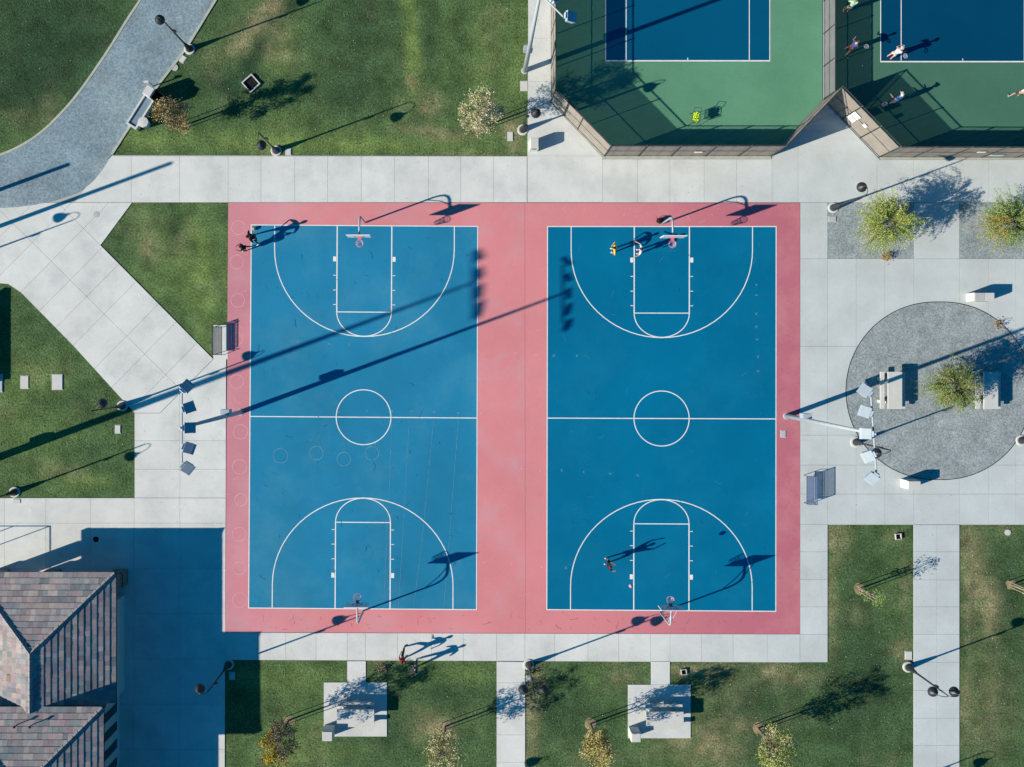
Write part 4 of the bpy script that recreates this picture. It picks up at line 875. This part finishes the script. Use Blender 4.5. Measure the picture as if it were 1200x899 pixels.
def person(x, y, face_deg, label, shirt, shorts, hair, skin='a', arms=None, legs=None, lean=(0, 0), h=1.76, long_trousers=False, shoe=(.6, .6, .6), group=None, hat=None):
    """face_deg: heading, 0 = east, 90 = north. arms: ((elbow),(wrist)) pairs L,R relative to the shoulder; legs: ((knee),(ankle)) relative to hip/floor"""
    k = h / 1.76; root = empty('person', P(x, y, .045), RAD(face_deg - 90), label, 'person', group); root.scale = (k, k, k)
    lx, ly = lean; V3 = Vector
    pel = V3((0, 0, .94)); belly = V3((lx * .3, ly * .3, 1.10)); chest = V3((lx * .75, ly * .75, 1.32)); nb = V3((lx, ly, 1.47)); nk = V3((lx * 1.05, ly * 1.1 + .01, 1.54)); h1 = V3((lx * 1.1, ly * 1.2 + .02, 1.61)); h2 = V3((lx * 1.12, ly * 1.3 + .015, 1.69))
    if arms is None: arms = (((-.06, .02, -.28), (-.04, .14, -.50)), ((.06, .02, -.28), (.04, .14, -.50)))
    if legs is None: legs = (((-.11, .03, .50), (-.13, 0, .08)), ((.11, .05, .50), (.14, .04, .08)))
    vs_ = [pel, belly, chest, nb, nk, h1, h2]; rd = [(.15, .12), (.13, .105), (.155, .11), (.075, .07), .052, (.078, .088), (.07, .082)]; ed = [(0, 1), (1, 2), (2, 3), (3, 4), (4, 5), (5, 6)]
    shirt_v = [pel + V3((0, 0, -.02)), belly, chest, nb + V3((0, 0, -.03))]; shirt_e = [(0, 1), (1, 2), (2, 3)]; shirt_r = [(.165, .135), (.155, .13), (.18, .135), (.09, .085)]
    pant_v = [pel + V3((0, 0, .04)), pel + V3((0, 0, -.04))]; pant_e = [(0, 1)]; pant_r = [(.155, .128), (.165, .135)]
    for si, s_ in enumerate((-1, 1)):
        sh = V3((lx * .9 + s_ * .185, ly * .9, 1.42)); el = sh + V3(arms[si][0]); wr = sh + V3(arms[si][1]); d = (wr - el).normalized(); pa = wr + d * .07
        i0 = len(vs_); vs_ += [sh, el, wr, pa]; rd += [.058, .042, .028, (.036, .02)]; ed += [(2, i0), (i0, i0 + 1), (i0 + 1, i0 + 2), (i0 + 2, i0 + 3)]
        sd_ = d.cross(V3((0, 1, .2))).normalized() * s_; cu = d.cross(sd_).normalized()
        for fi, (o_, ln) in enumerate(((-.028, .065), (-.010, .078), (.010, .074), (.028, .058))):
            b0 = pa + sd_ * o_ + d * .02; f1 = b0 + d * ln * .55; f2 = f1 + (d * .6 + cu * .5 * s_).normalized() * ln * .5
            j = len(vs_); vs_ += [b0, f1, f2]; rd += [.010, .009, .007]; ed += [(i0 + 3, j), (j, j + 1), (j + 1, j + 2)]
        th = wr + d * .03 - sd_ * .03; j = len(vs_); vs_ += [th, th - sd_ * .03 + d * .03]; rd += [.011, .008]; ed += [(i0 + 2, j), (j, j + 1)]
        i1 = len(shirt_v); shirt_v += [sh, sh.lerp(el, .75)]; shirt_r += [.078, .068]; shirt_e += [(2, i1), (i1, i1 + 1)]
        hp = V3((s_ * .10, 0, .86)); kn = V3(legs[si][0]); an = V3(legs[si][1]); toe = an + V3((0, .15, -.045))
        i0 = len(vs_); vs_ += [hp, kn, kn.lerp(an, .35), an, toe]; rd += [.088, .058, .06, .038, (.045, .03)]; ed += [(0, i0), (i0, i0 + 1), (i0 + 1, i0 + 2), (i0 + 2, i0 + 3), (i0 + 3, i0 + 4)]
        i1 = len(pant_v)
        if long_trousers: pant_v += [hp, kn, kn.lerp(an, .95)]; pant_r += [.112, .08, .062]; pant_e += [(1, i1), (i1, i1 + 1), (i1 + 1, i1 + 2)]
        else: pant_v += [hp, hp.lerp(kn, .8)]; pant_r += [.115, .098]; pant_e += [(1, i1), (i1, i1 + 1)]
        MB().ball((an.x, an.y + .06, max(.045, an.z - .03)), .06, 10, 6, (.85, 2.2, .8)).build('shoe', cmat(shoe), root, smooth=True)
    skinned('body', vs_, ed, rd, cmat(SKIN[skin]), root)
    skinned('shirt', shirt_v, shirt_e, shirt_r, cmat(shirt), root)
    skinned('trousers' if long_trousers else 'shorts', pant_v, pant_e, pant_r, cmat(shorts), root)
    hc = (h1 + h2) / 2 + V3((0, 0, .02))
    MB().ball((hc.x, hc.y - .02, hc.z + .025), .107, 12, 8, (.88, 1.0, 1.0)).build('hair', cmat(hair), root, smooth=True)
    fc = MB(); fy = hc.y + .082
    for s_ in (-1, 1): fc.ball((hc.x + s_ * .032, fy, hc.z + .0), .012, 6, 4)
    fc.ball((hc.x, fy + .012, hc.z - .03), .014, 6, 4, (.8, 1, 1.4)); fc.ball((hc.x, fy, hc.z - .065), .016, 6, 4, (1.6, .5, .5)); fc.build('face', cmat((.12, .06, .05)), root)
    if hat: MB().lathe([(.0, .09), (.08, .07), (.105, .0), (.12, -.005)][::-1], (hc.x, hc.y, hc.z + .04), 12).box((hc.x, hc.y + .13, hc.z + .035), (.15, .12, .012)).build('cap', cmat(hat), root)
    return root
HIPS = (((-.26, -.06, -.20), (-.06, .08, -.40)), ((.26, -.06, -.20), (.06, .08, -.40)))
UP = (((-.10, .16, .20), (-.02, .26, .44)), ((.12, .14, .22), (.04, .24, .46)))
FWD = (((-.08, .14, -.22), (.02, .34, -.18)), ((.08, .14, -.22), (-.02, .34, -.18)))
SWING = (((-.14, .08, -.24), (-.2, .26, -.28)), ((.08, .1, -.25), (.04, .28, -.24)))
STRIDE = (((-.11, .24, .52), (-.12, .26, .10)), ((.11, -.05, .48), (.12, -.34, .12)))
WIDE = (((-.24, .08, .50), (-.36, .02, .08)), ((.22, .06, .50), (.30, .04, .08)))
person(718.5, 294, 180, 'person in a bright yellow shirt, hands on hips, on the right court', (.82, .62, .03), (.03, .03, .04), (.03, .02, .02), 'a', HIPS, lean=(0, .16), shoe=(.7, .65, .5))
person(748.5, 295.5, 175, 'person in a pale blue-white top standing just left of the right court hoop', (.55, .60, .66), (.5, .5, .54), (.06, .04, .03), 'c', (((-.2, .08, -.18), (-.28, .26, -.2)), ((.2, .08, -.18), (.28, .26, -.2))), lean=(0, .14), shoe=(.75, .4, .45))
person(710, 657.5, 10, 'person in black with both arms raised after a shot, south half of the right court', (.02, .02, .025), (.03, .02, .025), (.16, .03, .04), 'b', UP, (((-.16, .16, .50), (-.20, .0, .08)), ((.14, .05, .48), (.16, -.12, .10))), lean=(0, .02), shoe=(.7, .7, .75))
person(302.5, 280, 200, 'person in black bending forward at the north-west corner of the left court', (.015, .016, .02), (.02, .02, .03), (.05, .03, .02), 'a', HIPS, WIDE, lean=(0, .2), shoe=(.75, .74, .7), h=1.9)
person(290.5, 292, 190, 'smaller person in black on the rose border beside the left court corner', (.02, .02, .025), (.03, .02, .03), (.12, .03, .03), 'b', FWD, STRIDE, lean=(0, .1), h=1.62, shoe=(.4, .4, .42))
person(473.5, 765.5, 60, 'person in a red shirt and dark trousers walking on the south walk', (.36, .05, .04), (.03, .03, .05), (.10, .05, .03), 'a', (((-.12, .1, -.24), (-.14, .3, -.28)), ((.14, -.06, -.25), (.2, -.02, -.48))), (((-.16, .30, .52), (-.2, .38, .08)), ((.16, -.1, .5), (.2, -.22, .08))), lean=(0, -.02), long_trousers=True, shoe=(.08, .08, .1))
person(488.5, 776.5, 200, 'person in a navy and white top standing on the grass edge by the south walk', (.05, .05, .14), (.04, .05, .09), (.04, .03, .03), 'c', (((-.14, .12, -.2), (-.1, .3, -.05)), ((.14, .12, -.2), (.1, .3, -.05))), (((-.16, .1, .5), (-.24, .1, .08)), ((.16, -.05, .5), (.24, -.1, .08))), long_trousers=True, shoe=(.7, .7, .72))
person(990.5, 61, 30, 'person in a blue shirt and red shorts beside the dividing tennis fence', (.05, .07, .16), (.5, .08, .05), (.08, .05, .04), 'c', SWING, (((-.14, .1, .5), (-.2, .1, .08)), ((.14, .0, .5), (.2, -.1, .08))), lean=(0, .12), shoe=(.7, .7, .7))
person(1041, 68, 40, 'person in white with a pink hat and shoes at the right tennis court corner', (.56, .55, .57), (.5, .5, .52), (.5, .4, .3), 'c', FWD, lean=(0, .06), shoe=(.6, .2, .25), hat=(.6, .56, .58), h=1.78)
person(1041.5, 123, 100, 'person in a blue shirt inside the right tennis fence near the gate', (.05, .13, .34), (.30, .36, .42), (.5, .48, .42), 'a', SWING, lean=(.05, .1), shoe=(.6, .65, .7), hat=(.6, .62, .65), h=1.8)
person(1187, 113.5, 95, 'person in a pale lilac top cut by the right edge on the tennis court', (.58, .55, .64), (.05, .05, .06), (.5, .4, .14), 'a', HIPS, WIDE, lean=(.1, .05), shoe=(.02, .35, .4))
person(990, 14, 80, 'person in a mint green shirt near the top edge on the right tennis court', (.35, .62, .40), (.7, .72, .7), (.15, .1, .08), 'a', SWING, lean=(0, .1), shoe=(.7, .4, .3))
def racket(x, y, z, yaw, tilt, label):
    root = empty('tennis_racket', P(x, y, z), yaw, label, 'racket'); root.rotation_euler = (0, tilt, yaw)
    MB().tube([(0, 0, 0), (.3, 0, 0)], .016, 6).build('handle', M['black'], root)
    MB().tube([(.47 + .17 * math.cos(RAD(a)), .13 * math.sin(RAD(a)), 0) for a in range(0, 361, 20)], .012, 5, cap=False).build('hoop', M['whitemetal'], root)
    st = MB()
    for k in range(-4, 5): st.tube([(.47 - .15, k * .026 * .9, 0), (.47 + .15, k * .026 * .9, 0)], .002, 3, cap=False).tube([(.47 + k * .035, -.11, 0), (.47 + k * .035, .11, 0)], .002, 3, cap=False)
    st.build('strings', M['net'], root)
racket(1035, 124.5, 1.2, RAD(200), .3, 'tennis racket held out by the player in the blue shirt near the gate')
racket(1046, 66, 1.2, RAD(-50), .2, 'tennis racket held by the white-clad player with the pink hat')
racket(998, 60, 1.25, RAD(-10), .2, 'tennis racket held by the player in the blue shirt and red shorts')

# ball cart with tennis balls
cx, cy = 812, 141.2
cart = empty('ball_cart', P(cx, cy, .045), RAD(-8), 'wire ball cart heaped with lime green tennis balls by the fence', 'ball cart')
fm = MB()
for sx in (-1, 1):
    for sy in (-1, 1): MB().tube([(sx * .30, sy * .40, 0), (sx * .2, sy * .27, .55), (sx * .24, sy * .32, .98)], .014, 6).build('leg', M['darkmetal'], cart)
    fm.tube([(sx * .24, -.32, .9), (sx * .24, .32, .9)], .012, 6); fm.tube([(-.24, sx * .32, .9), (.24, sx * .32, .9)], .012, 6); fm.tube([(sx * .22, -.3, .55), (sx * .22, .3, .55)], .01, 5); fm.tube([(-.22, sx * .3, .55), (.22, sx * .3, .55)], .01, 5)
for k in range(-4, 5): fm.tube([(k * .055, -.3, .55), (k * .055, .3, .55)], .005, 4); fm.tube([(k * .055, -.3, .55), (k * .06, -.32, .9)], .005, 4); fm.tube([(k * .055, .3, .55), (k * .06, .32, .9)], .005, 4)
for k in range(-6, 7): fm.tube([(-.22, k * .05, .55), (-.24, k * .052, .9)], .005, 4); fm.tube([(.22, k * .05, .55), (.24, k * .052, .9)], .005, 4)
fm.build('basket', M['darkmetal'], cart)
MB().tube([(-.24, .3, .95), (-.24, .55, 1.05), (.24, .55, 1.05), (.24, .3, .95)], .014, 6).build('handle', M['darkmetal'], cart)
bl = MB()
for k in range(210): bl.ball((R.uniform(-.2, .2), R.uniform(-.29, .29), R.uniform(.62, .93)), .033, 8, 5)
o = bl.build('tennis_balls', M['ball'], smooth=True, loc=P(cx, cy, .045), rz=RAD(-8), kind='stuff'); tag(o, 'heap of lime green tennis balls filling the wire cart', 'tennis balls')
for x, y, l in [(989.5, 9, 'tennis ball near the player in mint green'), (1010.3, 77.3, 'tennis ball lying farthest from the dividing fence in its shade'), (993, 68.5, 'tennis ball just below the player in red shorts')]:
    o = MB().ball((0, 0, .033), .035, 10, 6).build('tennis_ball', M['ball'], loc=P(x, y, .05), smooth=True); tag(o, l, 'tennis ball', 'loose tennis balls on the right tennis court')
o = MB().ball((0, 0, 0), .125, 16, 10).build('basketball', M['bball'], smooth=True, loc=P(726.8, 668.6, 3.8)); tag(o, 'pink-lilac ball in the air at the left of the right court key', 'ball')
o = MB().ball((0, 0, .12), .12, 16, 10).build('basketball', mat('tan_ball_rubber', (.45, .30, .13), .7), smooth=True, loc=P(298.5, 268.5, .045)); tag(o, 'tan ball lying at the north-west corner of the left court', 'ball')
bp = empty('backpack', P(772, 259, .045), .4, 'black backpack dropped beside the post of the north-east hoop', 'backpack')
MB().ball((0, 0, .22), .22, 12, 8, (1.1, .75, 1.0)).build('body', M['black'], bp, smooth=True); MB().ball((0, -.17, .16), .13, 10, 6, (1, .5, 1)).build('pocket', cmat((.04, .03, .03)), bp, smooth=True)
MB().tube([(-.08, .14, .38), (-.1, .26, .25), (-.08, .15, .06)], .016, 5).build('strap', M['black'], bp)

# fallen leaves and litter flecks scattered over the lawns
def inlawn(x, y):
    if 133 < x < 616 and 0 < y < 181: return x > 255 - y * .66 + 8
    if 265 < x < 1068 and 778 < y < 899: return not (582 < x < 616 or (379 < x < 454 and y > 799 and y < 864) or (735 < x < 810 and 802 < y < 865) or 405 < x < 430 and y < 800 or 762 < x < 786 and y < 803)
    if 972 < x < 1068 and 616 < y < 899 or 1126 < x < 1200 and 616 < y < 899: return True
    if 0 < x < 155 and 350 < y < 580: return y > 330 + x
    if 0 < x < 150 and 0 < y < 170: return y < 175 - x
    return False
rr = random.Random(5); mb = MB(); n = 0
while n < 1500:
    x, y = rr.uniform(0, 1200), rr.uniform(0, 899)
    if inlawn(x, y): p_ = P(x, y, .03); leaf_quad(mb, p_, rr.uniform(.015, .04), rr, rr.choice([(.5, .48, .36), (.35, .28, .14), (.6, .6, .5)])); n += 1
mb2 = MB(); n = 0
while n < 26000:
    x, y = rr.uniform(0, 1200), rr.uniform(0, 899)
    if inlawn(x, y):
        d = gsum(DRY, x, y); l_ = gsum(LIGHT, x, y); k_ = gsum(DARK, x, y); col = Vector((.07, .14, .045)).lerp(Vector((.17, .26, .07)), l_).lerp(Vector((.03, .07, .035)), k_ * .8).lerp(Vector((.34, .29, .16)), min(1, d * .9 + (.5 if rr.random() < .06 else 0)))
        leaf_quad(mb2, P(x, y, .022), rr.uniform(.02, .055), rr, tuple(col * rr.uniform(.75, 1.4)), .35); n += 1
o = mb2.build('grass_tufts', M['leaf'], kind='stuff'); tag(o, 'short uneven grass tufts across the lawns', 'grass')
o = mb.build('fallen_leaves', M['leaf'], kind='stuff'); tag(o, 'pale fallen leaves flecking the lawns', 'fallen leaves')
